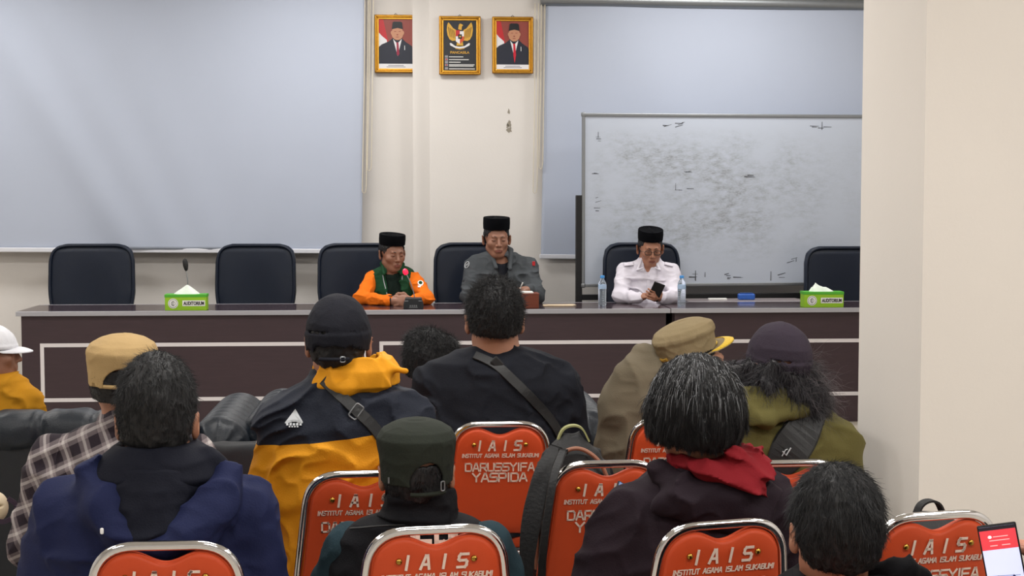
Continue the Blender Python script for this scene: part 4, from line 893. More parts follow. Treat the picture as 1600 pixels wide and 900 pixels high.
# ------------------------------------------------------------------ orange stacking chairs
def orange_chair_proto():
    W = .3125; top = .86; rk = .16               # rk: lean of the back per metre
    e = empty('stacking_chair', (0, 0, 0), 'orange chair', 'chair', 'orange stacking chairs')
    yb = lambda z: -.20 - rk * (z - .45) + .0
    hwz = lambda z: (W / 2 - .0095) + (top - z) * .115
    zs = .50; R_ = .011
    pts = [(-hwz(.30), yb(.30) + .02, .30), (-hwz(zs), yb(zs), zs), (-hwz(top) , yb(top - .01), top - R_), (hwz(top), yb(top - .01), top - R_), (hwz(zs), yb(zs), zs), (hwz(.30), yb(.30) + .02, .30)]
    P = rounded(pts, [0, .1, .085, .085, .1, 0], 10); MB().tube(P, R_, 14).build('back_frame', M['chrome'], e, smooth=True)
    for q in (-1, 1):
        for nm, a, b in (('rear', (q * hwz(.30), yb(.30) + .02, .31), (q * .225, -.25, .015)), ('front', (q * .20, .18, .42), (q * .215, .21, .015))):
            lg = MB().tube([a, b], R_ * .98, 12).build('leg', M['chrome'], e, smooth=True); MB().tube([(b[0], b[1], .0), (b[0], b[1], .03)], .015, 12).build('rubber_foot', M['black'], lg, smooth=True)
    MB().tube(rounded([(-.2, -.2, .405), (-.2, .2, .415), (.2, .2, .415), (.2, -.2, .405)], .05, 5, True), R_ * .9, 10, closed=True).build('seat_frame', M['chrome'], e, smooth=True)
    cr = MB(); cr.tube([(-hwz(.42), yb(.42), .415), (hwz(.42), yb(.42), .415)], .008, 10); cr.build('crossbar', M['black_metal'], e, smooth=True)
    # upholstered back panel with the scooped top edge
    g = .0125; out = []; bot = .475; th = .030
    tw = hwz(top) - g - R_ * .0; cr_ = .060
    def side(z): return hwz(z) - R_ - .004
    ztop = top - R_ * 2 - .004
    left = [(-side(bot) + .02, bot), (-side(bot + .02), bot + .02)] + [(-side(z), z) for z in np.linspace(bot + .06, ztop - cr_, 6)]
    for a in np.linspace(0, math.pi / 2, 9)[1:]: left.append((-side(ztop - cr_ * (1 - math.sin(a))) + cr_ * (1 - math.cos(a)) , ztop - cr_ * (1 - math.sin(a))))
    xs = np.linspace(left[-1][0], 0, 14)[1:]
    x0 = left[-1][0]
    sc_ = [(x, ztop - .023 * (.5 + .5 * math.cos(math.pi * x / abs(x0)))) for x in xs]
    half_ = left + sc_; full = half_ + [(-x, z) for x, z in half_[:-1][::-1]]
    n = len(full); mb = MB(); bul = .012
    cx = np.array(full); c0 = np.array([0, (bot + ztop) / 2]); nrm = np.array([0, -1, -rk]); nrm = nrm / np.linalg.norm(nrm)
    def P3(x, z, o): return np.array([x, yb(z), z]) + nrm * o
    rings = []
    for (sc2, o) in ((1, -.010), (1.0, .006), (.985, .0115), (.955, .0145), (.80, .0165), (.5, .0175), (.2, .018)): rings.append([P3(*(c0 + (np.array(p) - c0) * ((sc2) if sc2 > .9 else sc2)), o) for p in full])
    back = [[P3(*(c0 + (np.array(p) - c0) * sc2), o) for p in full] for sc2, o in ((.985, -.016), (.955, -.022), (.6, -.03), (.25, -.032))]
    allr = back[::-1] + rings; vs = [v for r in allr for v in r]; fs = []
    for i in range(len(allr) - 1):
        for k in range(n): b = (k + 1) % n; fs.append((i * n + k, i * n + b, (i + 1) * n + b, (i + 1) * n + k))
    fs += [tuple(range(n))[::-1], tuple((len(allr) - 1) * n + k for k in range(n))]
    mb.add(vs, fs); pnl = mb.build('backrest', M['orange'], e, smooth=True)
    edge = MB(); edge.tube([P3(*(p * 1.0), .002) for p in [np.array(q) for q in full]], .0035, 6, closed=True); edge.build('edge_piping', M['orange'], pnl, smooth=True)
    lt = MB(); X = (1, 0, 0); Z = np.array([0, -rk, 1.0]); Z = Z / np.linalg.norm(Z)
    for txt, dz, wd, hh, th_, gp, sl in (('IAIS', .079, .138, .031, .0062, 1.55, .14), ('INSTITUT AGAMA ISLAM SUKABUMI', .1125, .252, .0115, .0022, .34, .12), ('DARUSSYIFA', .152, .226, .0255, .0046, .26, .0), ('YASPIDA', .187, .178, .027, .0052, .24, .0)):
        stroke_text(lt, txt, P3(0 if txt != 'INSTITUT AGAMA ISLAM SUKABUMI' else .002, top - dz, .0185), X, Z, nrm, wd, hh, th_, gp, sl)
    lt.build('lettering', M['letter'], e)
    for q in (-1, 1):
        rv = MB(); o = P3(q * .085, top - .076, .0165); rv.lathe([(.0075, 0), (.0075, .002), (.0055, .0045), (.002, .006)], (0, 0, 0), 14); ro = rv.build('rivet', M['brass'], e, smooth=True); ro.location = o; ro.rotation_euler = (math.pi / 2 - math.atan(rk) * -1 * -1, 0, 0)
    S = Sdf(); S.u(Box_((0, 0, .445), (.205, .205, .032), r=.028), .01); V, Q = S.mesh(.008, None, 2); np_mesh('seat', V, Q, M['orange'], e)
    return e
CH = orange_chair_proto(); CH_used = False
def chair(px, s_, yaw, label):
    global CH_used
    p = AT(px, 300, s_); th = yaw
    if not CH_used: r = CH; CH_used = True
    else:
        r = CH.copy(); C.objects.link(r)
        for ch in list(CH.children):
            c = ch.copy(); C.objects.link(c); c.parent = r
            for g in ch.children: d = g.copy(); C.objects.link(d); d.parent = c
    off = -.20 - .16 * .41                       # the frame top sits this far behind the chair centre
    r.location = (p[0] + math.sin(th) * off, p[1] - math.cos(th) * off, 0); r.rotation_euler = (0, 0, th); r['label'] = label
    return r
CHS = {}
for key, px, s_, yw, lb in (
    ('navy', 250, 740, .02, 'orange chair at lower left, behind the person in navy hooded jacket'),
    ('vest', 680, 706, .13, 'orange chair at bottom centre, directly behind the person in black vest'),
    ('maroon', 1135, 694, .24, 'orange chair behind the person in maroon hoodie with red hood'),
    ('right', 1475, 676, .20, 'orange chair at lower right beside the raised phone, bag handle above it'),
    ('mustard', 566, 587, .06, 'orange chair behind the person in mustard and navy jacket'),
    ('black', 781, 481, .0, 'orange chair with full lettering behind the person in black t-shirt'),
    ('bag', 952, 566, .06, 'orange chair with black backpack standing on its seat, in the middle row'),
    ('khaki', 1062, 471, .0, 'orange chair behind the person in khaki shirt, mostly hidden by grey hair'),
    ('olive', 1240, 564, .03, 'orange chair behind the person in olive hooded jacket'),
    ('plaid', 211, 592, .0, 'orange chair behind the person in plaid shirt, only its corner showing'),
    ('nearest', 1303, 862, .0, 'orange chair carrying the nearest person at lower right, below the picture'),
    ('front_left', 182, 489, .0, 'orange chair ahead of the person in plaid shirt, touching their shoulder'),
    ('front_mid', 474, 486, .0, 'orange chair ahead of the mustard jacket, only its left edge showing')):
    CHS[key] = chair(px, s_, yw - .0, lb)

# ------------------------------------------------------------------ leather sofas
def cushion(name, c, h, m, e, r=.05, puff=0, tuft=None, hh=.012, seed=0):
    S = Sdf(); S.u(Box_(c, h, r=r), .02)
    if puff: S.u(Ell(c, (h[0] * .98, h[1] * 1.0, h[2] + puff)), .05)
    def wr(P):
        d = folds(.006, (7, 7, 7), seed)(P)
        if tuft: 
            for tx in tuft: d = d + .016 * np.exp(-((P[:, 0] - tx) / .02) ** 2)
        return d
    V, Q = S.mesh(hh, wr, 1); return np_mesh(name, V, Q, m, e)
def sofa(x0, x1, yb, ztop, label, seats, armL=True, armR=True, arm_up=.12):
    e = empty('sofa', ((x0 + x1) / 2, yb + .45, 0), label, 'sofa', 'black leather sofas'); W = x1 - x0; aw = .19
    a0 = -W / 2 + (aw if armL else 0); a1 = W / 2 - (aw if armR else 0)
    MB().box(((a0 + a1) / 2, -.40, ztop * .45 + .02), (a1 - a0, .10, ztop * .9 - .12)).build('back_panel', M['sofa_dull'], e, bevel=.015)
    n = seats; sw = (a1 - a0) / n
    cushion('back_roll', ((a0 + a1) / 2, -.36, ztop - .085), ((a1 - a0) / 2, .11, .085), M['sofa'], e, .08, 0, [a0 + sw * .5 * k for k in range(1, 2 * n)], .011, 3)
    for k in range(n):
        cushion('back_cushion', (a0 + sw * (k + .5), -.22, ztop - .28), (sw / 2 - .005, .10, .20), M['sofa'], e, .07, .01, None, .016, 4 + k)
        cushion('seat_cushion', (a0 + sw * (k + .5), .10, .36), (sw / 2 - .005, .32, .09), M['sofa'], e, .06, .01, None, .016, 7 + k)
    MB().box(((a0 + a1) / 2, .08, .17), (a1 - a0, .68, .20)).build('base', M['sofa_dull'], e, bevel=.01)
    for q, on in ((-1, armL), (1, armR)):
        if not on: continue
        xc = q * (W / 2 - aw / 2)
        S = Sdf(); S.u(Box_((xc, .02, .30), (aw / 2 - .02, .40, .26), r=.03), .02); S.u(Cap_((xc, -.34, .60 - .0), (xc, .34, .60 + arm_up * .0), .115), .03)
        def wr(P, xc=xc):
            ang = np.arctan2(P[:, 2] - .58, P[:, 0] - xc); g = .010 * np.abs(np.sin(ang * 6)) * (P[:, 1] < -.38) * (P[:, 2] > .5)
            rib = .007 * np.cos(P[:, 1] * 62) * (P[:, 2] > .52) * (P[:, 1] > -.38)
            return g + rib
        V, Q = S.mesh(.009, wr, 1); np_mesh('armrest', V, Q, M['sofa'], e)
    for q in (-1, 1):
        for q2 in (-1, 1): MB().tube([(q * (W / 2 - .08), q2 * .33, 0), (q * (W / 2 - .08), q2 * .33, .09)], .022, 10).build('leg', M['darkwood'], e, smooth=True)
    return e
xl = AT(-420, 650, 407); xr = AT(372, 650, 404); zt = AT(100, 650, 407)[2]
so = sofa(xl[0], xr[0], xl[1] - .0, zt, 'long black leather sofa across the left front row', 4, True, True)
xl2 = AT(345, 685, 402); xr2 = AT(700, 660, 402)
so2 = sofa(AT(385, 640, 380)[0], AT(640, 640, 380)[0], 6.05, AT(380, 636, 388)[2], 'black leather armchair right of the long sofa, behind the mustard jacket', 1)
st_ = empty('leather_armchair', (AT(362, 690, 425)[0] + .07, 5.38, 0), 'square black leather seat back beside the pleated sofa arm', 'seat'); zz = AT(362, 686, 430)[2]
cushion('backrest', (0, 0, zz - .20), (.17, .07, .20), M['sofa_dull'], st_, .025, 0, None, .012); MB().box((0, .02, (zz - .38) / 2 + .02), (.30, .10, zz - .42)).build('base', M['sofa_dull'], st_, bevel=.01)
stb = MB()
for dz in (.02, .10): stb.lathe([(.006, 0), (.006, .003), (.003, .006)], (0, 0, 0), 10)
rv = MB(); 
for dz in (.035, .115): rv.tube([(-.155, -.066, zz - dz), (-.155, -.076, zz - dz)], [.008, .005], 10)
rv.build('studs', M['grey_metal'], st_, smooth=True)
so3 = sofa(AT(660, 640, 390)[0], AT(962, 640, 390)[0], 6.0, AT(930, 628, 385)[2], 'black leather sofa in the front row right of centre', 2)
so4 = sofa(AT(1000, 640, 390)[0], AT(1335, 640, 390)[0], 6.1, .62, 'low black leather sofa in front of the right desk, hidden by the audience', 2)

# ------------------------------------------------------------------ backpacks
M['bagcloth'] = mat('black_nylon', '0e0f12', .7, var=.2, nscale=30, bump=.25, bscale=90)
M['bagtrim'] = mat('brown_trim', '8a5c46', .6); M['loopg'] = mat('yellow_green_webbing', '8f9060', .8)
def backpack(px, py_top, s_, w_, h_, label, handle_m, yaw=0, tilt=0.0, trim=True, hscale=1.0):
    p = AT(px, py_top, s_); e = empty('backpack', (p[0], p[1], p[2] - h_), label, 'bag', None, yaw)
    S = Sdf(); S.u(Stack([(0.01, 0, 0, w_ * .47, .09), (.06, 0, 0, w_ / 2, .10), (h_ * .5, 0, 0, w_ / 2, .10), (h_ * .75, 0, .0, w_ * .46, .09), (h_ * .9, 0, .0, w_ * .36, .075), (h_ - .02, 0, .0, w_ * .24, .05), (h_, 0, 0, w_ * .12, .03)], 2.6), .02)
    V, Q = S.mesh(.008, folds(.012, (9, 9, 9), 21)); np_mesh('bag_body', V, Q, M['bagcloth'], e)
    if trim:
        for o, rr in ((-.085, .006),):
            t = MB(); t.tube(rounded([(-w_ * .50, o, .05), (-w_ * .5, o, h_ * .62), (-w_ * .34, o, h_ * .86), (0, o + .01, h_ * .97), (w_ * .3, o, h_ * .88), (w_ * .47, o, h_ * .66)], .08, 8), rr, 8); t.build('trim_piping', M['bagtrim'], e, smooth=True)
    hd = MB(); hw_ = .045 * hscale; pts = rounded([(-hw_, 0, h_ - .02), (-hw_ * .6, 0, h_ + .028 * hscale), (hw_ * .5, 0, h_ + .032 * hscale), (hw_, 0, h_ - .015)], .03, 6)
    vs = []; fs = []
    for i, q in enumerate(pts):
        t_ = np.array(pts[min(i + 1, len(pts) - 1)]) - np.array(pts[max(i - 1, 0)]); t_ /= np.linalg.norm(t_); nn = np.array([-t_[2], 0, t_[0]])
        vs += [q + (0, -.014, 0) + nn * .0, q + (0, -.014, 0) + nn * .005, q + (0, .014, 0) + nn * .005, q + (0, .014, 0)]
    for i in range(len(pts) - 1):
        for a in range(4): b = (a + 1) % 4; fs.append((i * 4 + a, i * 4 + b, (i + 1) * 4 + b, (i + 1) * 4 + a))
    hd.add(vs, fs); hd.build('handle', handle_m, e)
    return e
bp = backpack(895, 682, 535, .225, AT(895, 682, 535)[2] - .475, 'black backpack with brown piping standing on the middle orange chair', M['loopg'], .0)
s0 = np.array(bp.location)
def ribbon(mb, P, wdt, th, side):
    side = np.array(side, float); vs = []; fs = []
    for i, q in enumerate(P):
        t_ = np.array(P[min(i + 1, len(P) - 1)]) - np.array(P[max(i - 1, 0)]); t_ /= np.linalg.norm(t_) + 1e-9; s_ = side - t_ * (side @ t_); s_ /= np.linalg.norm(s_); nn = np.cross(t_, s_); w2 = wdt if not callable(wdt) else wdt(i / (len(P) - 1))
        vs += [q + s_ * w2 / 2 - nn * th / 2, q + s_ * w2 / 2 + nn * th / 2, q - s_ * w2 / 2 + nn * th / 2, q - s_ * w2 / 2 - nn * th / 2]
    for i in range(len(P) - 1):
        for a in range(4): b = (a + 1) % 4; fs.append((i * 4 + a, i * 4 + b, (i + 1) * 4 + b, (i + 1) * 4 + a))
    fs += [(0, 1, 2, 3), tuple(len(vs) - 4 + q for q in (3, 2, 1, 0))]; mb.add(vs, fs)
sm_ = MB(); P = rounded([AT(868, 700, 548) - s0, AT(850, 730, 556) - s0, AT(832, 800, 560) - s0, AT(824, 860, 560) - s0, AT(822, 915, 558) - s0], .1, 8); ribbon(sm_, P, lambda t: .035 + .02 * math.sin(t * 3.1), .012, (1, 0, 0)); sm_.build('shoulder_strap', M['bagcloth'], bp, bevel=.003)
sm_ = MB(); P = rounded([AT(880, 705, 556) - s0, AT(866, 740, 572) - s0, AT(856, 800, 574) - s0, AT(848, 860, 574) - s0, AT(846, 910, 570) - s0], .1, 8); ribbon(sm_, P, .022, .01, (1, 0, 0)); sm_.build('shoulder_strap', M['bagcloth'], bp, bevel=.003)
bp2 = backpack(1452, 800, 640, .27, AT(1452, 800, 640)[2] - .475, 'black bag on the lower right orange chair, its handle sticking up', M['bagcloth'], .2, 0, False, .85)
# ------------------------------------------------------------------ cloth colours
cl = lambda n, c, r=.85, v=.12, b=.15: mat(n, c, r, var=v, nscale=14, bump=b, bscale=220, spec=.15)
M['navy'] = cl('navy_cloth', '1b2142', .75); M['navy_dk'] = cl('dark_navy_lining', '12141f', .8); M['tee'] = cl('black_tee', '1a1c23'); M['vestb'] = cl('black_vest', '111115'); M['teal'] = cl('teal_sleeve', '24363e')
M['olive'] = cl('olive_cloth', '5a542f'); M['khaki'] = cl('khaki_cloth', '6b6252'); M['maroon'] = cl('maroon_black_cloth', '231a21'); M['red'] = cl('red_lining', '7c1a22'); M['mustard'] = cl('mustard_cloth', 'b8811f')
M['orange_c'] = cl('orange_sleeve', 'e2701a'); M['green'] = cl('green_vest', '1a3f28'); M['dgreen'] = cl('dark_green_shirt', '101e19'); M['greyj'] = cl('dark_grey_jacket', '474b4f'); M['whites'] = cl('white_shirt', 'd3cfda', .8, .03); M['strap'] = mat('black_webbing', '0c0d10', .55, var=.1, bump=.1, bscale=300)
M['tan'] = cl('tan_cap', 'ab9065'); M['capblk'] = cl('black_cap', '1d1e25'); M['capgreen'] = cl('dark_green_cap', '262a24'); M['capwhite'] = cl('white_cap', 'dcdde3', .7, .03); M['capkhaki'] = cl('khaki_cap', '85765a'); M['cappurple'] = cl('purple_grey_cap', '342d37')
M['yellow'] = mat('yellow_braid', 'd8b32c', .6, bump=.6, bscale=150); M['ltgrey'] = mat('reflective_grey', 'b8bcc0', .5); M['greyhair'] = mat('silver_hair', '8a8c90', .4, var=.2); M['hairbrown'] = mat('dark_wavy_hair', '221f24', .45, var=.4); M['hairwarm'] = mat('brown_grey_hair', '5a5356', .5)
M['jk'] = cl('mustard_and_navy_jacket', 'd8921e', .65, .06, .2)
M['plaid'] = cl('plaid_shirt', '6a6064', .85, .05)
t = NT(M['plaid']); x = t.xyz(); u = t.math('ADD', t.math('MULTIPLY', x[0], .90), t.math('MULTIPLY', x[2], .42)); v = t.math('SUBTRACT', t.math('MULTIPLY', x[2], .90), t.math('MULTIPLY', x[0], .42))
def band(c, per, lo, hi, ph=0.0):
    f = t.math('FRACT', t.math('DIVIDE', t.math('ADD', c, 10 + ph), per)); return t.math('MULTIPLY', t.math('GREATER_THAN', f, lo), t.math('LESS_THAN', f, hi))
col = t.mix(t.math('MULTIPLY', t.math('ADD', band(u, .058, 0, .5), band(v, .058, 0, .5)), .5), '7a7072', '2b242b')
col = t.mix(t.math('MULTIPLY', t.math('ADD', band(u, .058, .70, .84), band(v, .058, .70, .84)), .5), col, 'b5aeac'); t.colour(col)

AUD = 'seated audience members'
def hand_on(P, w_, side): P.hand(w_, (0, 1, -.2), (0, -.2, -1), side, .3)

# ================================================================== navy jacket, lower left
P = Person(243, 685, 'person with short black hair in navy hooded jacket, seated at lower left', AUD); J = P.J
P.head(J(246, 661, .02), 1.02, 0.05, -.02, neck=J(246, 715, -.01)); hp = J(245, 1010, .05); hp[2] = .55
T = P.rows([(716, 168, 322, .075, .0), (735, 145, 342, .10, .0), (760, 108, 372, .125, .01), (795, 82, 398, .14, .02), (850, 75, 408, .15, .03), (905, 78, 405, .15, .03), (1000, 90, 395, .15, .03), (1050, 95, 390, .15, .03)])
S = Sdf(); S.u(Stack(T), .02); shL, shR = J(100, 800, .02), J(385, 800, .02); eL, eR = J(58, 950, .04), J(420, 950, .04); wL, wR = J(140, 985, .30), J(345, 985, .30)
arms = [(shL, eL, wL), (shR, eR, wR)]
for a in arms: P.limb(a, (.075, .062, .045), S, .03)
G0 = S
P.body.u(Stack(P.rows([(716, 200, 290, .06, 0), (760, 125, 355, .10, .01), (850, 90, 392, .12, .03), (1000, 100, 385, .13, .03), (1050, 100, 380, .13, .03)])), .03)
for a in arms: P.limb(a, (.058, .046, .03))
P.hand(wL + (0, .02, 0), (.5, .8, -.3), (0, -.3, -1), 1); P.hand(wR + (0, .02, 0), (-.5, .8, -.3), (0, -.3, -1), -1)
P.legs(hp); P.bake_body(.006); P.hair(num=9000, length=.022, rad=.0006, thick=.012, nape=-.04, seed=3, top=.022, lift=.25, jitter=.25)
S.sub(Cap_(J(246, 690, 0), J(246, 640, 0), .055), .01)
for q, pts in ((-1, [(140, 742), (160, 792), (194, 836), (246, 868)]), (1, [(358, 745), (336, 792), (302, 836), (246, 868)])):
    dps = (-.068, -.118, -.135, -.135)
    for n_i, (a, b) in enumerate(zip(pts[:-1], pts[1:])): S.u(Cap_(J(a[0], a[1], dps[n_i]), J(b[0], b[1], dps[n_i + 1]), .026, .026), .05)
P.garment('jacket', S, M['navy'], .006, folds(.012, (5, 5, 9), 3, fine=.35)); jbv = P.bv
# collar and hood lying on the shoulders
S = Sdf(); S.u(Stack(P.rows([(692, 180, 308, .095, .0), (712, 158, 342, .105, -.005), (740, 140, 362, .12, -.01), (752, 165, 345, .11, -.01)])), .01); S.sub(Stack(P.rows([(660, 196, 290, .075, .005), (700, 192, 296, .08, .005), (735, 195, 296, .06, .005)])), .01)
S.u(Cap_(J(325, 712, -.03), J(368, 745, -.045), .022, .012), .02)
P.garment('collar', S, M['navy_dk'], .005, folds(.004, (6, 6, 10), 9))
S = Sdf(); S.u(Stack(P.rows([(706, 190, 312, .09, .0), (722, 170, 330, .125, .0), (748, 160, 340, .158, .01), (790, 172, 328, .178, .01), (818, 192, 306, .184, .01), (846, 222, 272, .174, .02)]), 2.2), .02); S.sub(Stack(P.rows([(690, 200, 292, .080, .005), (712, 204, 290, .078, .005), (722, 210, 284, .07, .005)])), .012)
P.garment('hood', S, [M['navy_dk']], .005, folds(.006, (6, 6, 9), 12, warp=.8))
P.bv = jbv
c_, n_ = P.hit(160, 830, .002); MB().box(c_, (.008, .006, .014)).build('drawcord_end', M['white'], P.e, bevel=.003)

# ================================================================== plaid shirt, tan cap
P = Person(190, 560, 'person in tan military cap and grey plaid shirt, seated behind the navy jacket at left', AUD); J = P.J
P.head(J(193, 597, .0), .97, -.18, .04, .06, neck=J(196, 665, -.01)); hp = J(180, 1000, .03); hp[2] = .55
T = P.rows([(655, 165, 232, .06, .0), (672, 120, 262, .085, .0), (690, 92, 290, .11, .01), (730, 68, 318, .13, .02), (800, 62, 318, .14, .03), (900, 68, 310, .14, .03), (980, 70, 305, .14, .03)])
S = Sdf(); S.u(Stack(T), .02); shL, shR = J(80, 715, .02), J(300, 715, .02); eL, eR = J(44, 850, .03), J(330, 840, .03); wL, wR = J(95, 880, .28), J(270, 880, .28); arms = [(shL, eL, wL), (shR, eR, wR)]
for a in arms: P.limb(a, (.062, .055, .04), S, .03)
S.u(Stack(P.rows([(640, 164, 228, .075, -.0), (662, 152, 236, .085, 0), (668, 150, 240, .08, 0)])), .008); S.sub(Ell(J(196, 634, .0), (.058, .068, .045)), .004)
P.body.u(Stack(P.rows([(665, 165, 225, .055, 0), (700, 110, 275, .08, .01), (800, 75, 305, .11, .03), (980, 80, 295, .12, .03)])), .03)
for a in arms: P.limb(a, (.05, .042, .03))
P.hand(wL, (.5, .8, -.3), (0, -.3, -1), 1); P.hand(wR, (-.5, .8, -.3), (0, -.3, -1), -1)
P.legs(hp); P.bake_body(.006); P.hair(num=2500, length=.014, thick=.006, nape=-.035, seed=5, lift=.2, hat=.05)
cap(P, 'flat', M['tan'], True, visor=True, zb=.0, hole=(.03, .006)); P.garment('shirt', S, M['plaid'], .006, folds(.010, (6, 6, 9), 23))
P.strap('sleeve_seam', [(96, 690), (86, 720), (88, 745), (110, 760)], .004, M['plaid'], P.e, .002, .002)

# ================================================================== mustard and navy jacket, black cap
P = Person(529, 550, 'person in black cap and mustard and navy jacket with a black sling strap', AUD); J = P.J
P.head(J(529, 538, .0), 1.02, -.05, .0, neck=J(535, 610, .0)); hp = J(535, 930, .03); hp[2] = .56
T = P.rows([(585, 490, 590, .07, .0), (602, 460, 612, .09, .0), (622, 425, 650, .12, .01), (660, 412, 668, .145, .02), (720, 425, 655, .15, .03), (800, 440, 640, .15, .04), (890, 440, 635, .15, .04)])
S = Sdf(); S.u(Stack(T), .02); shL, shR = J(438, 660, .01), J(645, 655, .01); eL, eR = J(424, 780, .05), J(668, 775, .07); wL, wR = J(455, 838, .30), J(610, 820, .32); arms = [(shL, eL, wL), (shR, eR, wR)]
for a in arms: P.limb(a, (.07, .062, .045), S, .03)
P.body.u(Stack(P.rows([(610, 500, 575, .06, 0), (640, 440, 635, .09, .01), (720, 440, 640, .12, .03), (890, 450, 625, .13, .04)])), .03)
for a in arms: P.limb(a, (.055, .045, .032))
P.hand(wL, (.5, .8, -.3), (0, -.3, -1), 1); P.hand(wR, (-.5, .8, -.3), (0, -.3, -1), -1)
P.legs(hp); P.bake_body(.006); P.hair(num=1500, length=.01, thick=.004, nape=-.05, seed=6, lift=.2, hat=.05)
cp = cap(P, 'dome', M['capblk'], True, visor=True, zb=-.012, hole=(.0, -.045), tall=.004, rt=-.2)
bk = MB(); bk.tube(rounded([P.H(.018, -.128, -.022), P.H(.030, -.124, -.022), P.H(.030, -.124, -.036), P.H(.018, -.128, -.036)], .003, 3, True), .0018, 6, closed=True); bk.build('buckle', M['grey_metal'], cp, smooth=True)
a_, b_ = J(405, 693, 0), J(690, 656, 0)
t = NT(M['jk']); x = t.xyz(); sl = (b_[2] - a_[2]) / (b_[0] - a_[0]); f = t.math('GREATER_THAN', t.math('SUBTRACT', x[2], t.math('MULTIPLY', x[0], sl)), float(a_[2] - sl * a_[0])); t.colour(t.mix(f, t.old(), '20242f'))
P.garment('jacket', S, M['jk'], .0055, folds(.016, (5, 5, 8), 33, R=rotm(0, 0, -.5), warp=.8, fine=.45)); jb = P.bv
S = Sdf(); S.u(Stack(P.rows([(558, 500, 612, .085, .0), (575, 494, 622, .10, 0), (600, 492, 618, .105, -.0), (607, 520, 600, .09, 0)]), 2.2), .01); S.u(Cap_(J(600, 572, -.03), J(632, 580, -.05), .02, .010), .02); S.u(Cap_(J(500, 602, -.07), J(545, 607, -.10), .014, .012), .02); S.sub(Stack(P.rows([(535, 498, 585, .08, .005), (562, 505, 600, .08, .005), (590, 510, 590, .05, .005)])), .008)
P.garment('collar', S, cl('mustard_collar', 'dd961f', .65, .05, .1), .004, folds(.010, (10, 10, 7), 36)); P.bv = jb
P.strap('logo', [(447, 662), (459, 642), (473, 662)], .0045, M['ltgrey'], P.e, .003, .0015)
lg = MB(); c_, n_ = P.hit(460, 654, .003); X = np.cross(n_, (0, 0, 1)) * -1; X = np.array([1, 0, 0]) - n_ * n_[0]; X /= np.linalg.norm(X); Z = np.cross(X, -n_); Z = Z if Z[2] > 0 else -Z; u = 1 / 550
def dec(poly): lg.prism([(q[0] * u, q[1] * u) for q in poly][::-1], c_, X, Z, n_ * .0012)
dec([(-13, -6), (13, -6), (1, 15)]); dec([(-13, -6), (0, -2), (13, -6), (12, -9), (0, -5), (-12, -9)])
for i in range(5): dec([(-12 + i * 5, -12), (-8.6 + i * 5, -12), (-8.6 + i * 5, -8.5 + (i % 2)), (-12 + i * 5, -8.5)])
for i in range(4): dec([(-8 + i * 4, -15), (-5.5 + i * 4, -15), (-5.5 + i * 4, -13), (-8 + i * 4, -13)])
lg.build('logo', M['ltgrey'], P.e)
sb = empty('sling_bag', tuple(P.root), 'black sling strap with square buckle crossing the mustard and navy jacket', 'bag', 'sling bags worn by the audience')
sb.location = P.root
P.strap('strap', [(506, 592), (530, 618), (556, 642), (580, 662), (600, 690), (618, 720), (628, 760)], .034, M['strap'], sb, .006, .003)
c_, n_ = P.hit(559, 646, .012); bk = MB(); X = np.array([.8, 0, -.6]); Z = np.array([.6, 0, .8]); bk.tube(rounded([c_ + X * a + Z * b for a, b in ((-.012, -.021), (.012, -.021), (.012, .021), (-.012, .021))], .006, 3, True), .0026, 8, closed=True); bk.build('buckle', M['grey_metal'], sb, smooth=True)

# ================================================================== big man in black t-shirt
P = Person(775, 456, 'large person with short black hair in black t-shirt with a diagonal strap', AUD); J = P.J
P.head(J(773, 503, .0), 1.10, .0, .0, neck=J(777, 562, .0), nr=(.062, .075)); hp = J(778, 860, .04); hp[2] = .58
T = P.rows([(540, 740, 812, .07, .0), (550, 705, 845, .09, .0), (565, 672, 872, .12, .0), (600, 660, 892, .15, .01), (660, 668, 888, .16, .02), (740, 675, 880, .17, .03), (820, 680, 875, .17, .03)])
S = Sdf(); S.u(Stack(T, 2.2), .02); shL, shR = J(678, 600, .01), J(876, 605, .01); eL, eR = J(660, 690, .08), J(892, 690, .06); wL, wR = J(700, 740, .30), J(858, 745, .30); arms = [(shL, eL, wL), (shR, eR, wR)]
S.u(Cap_(shL, eL, .072, .062), .03); S.u(Cap_(shR, eR, .072, .062), .03); S.sub(Ell(J(775, 528, .0), (.078, .09, .04)), .005)
P.body.u(Stack(P.rows([(545, 745, 808, .06, 0), (575, 690, 860, .09, .0), (660, 680, 876, .13, .02), (820, 690, 865, .15, .03)])), .03)
for a in arms: P.limb(a, (.06, .05, .034))
P.hand(wL, (.5, .8, -.3), (0, -.3, -1), 1); P.hand(wR, (-.5, .8, -.3), (0, -.3, -1), -1)
P.legs(hp, thigh=.085); P.bake_body(.006); P.hair(num=9000, length=.028, rad=.0008, thick=.014, nape=-.03, seed=8, lift=.4, jitter=.45, curl=.003, curlf=160)
P.garment('t_shirt', S, M['tee'], .006, folds(.011, (5, 5, 9), 43, R=rotm(0, 0, .5), warp=.8))
sb = empty('sling_bag', tuple(P.root), 'black strap with plastic slider crossing the back of the black t-shirt', 'bag', 'sling bags worn by the audience')
P.strap('strap', [(741, 556), (760, 563), (779, 572), (800, 593), (830, 622), (860, 655), (880, 690)], .034, M['strap'], sb, .005, .003)
c_, n_ = P.hit(777, 570, .010); bk = MB(); bk.box(c_, (.040, .008, .030), R=rotm(0, 0, .8)); bk.build('slider', M['black'], sb, bevel=.004)

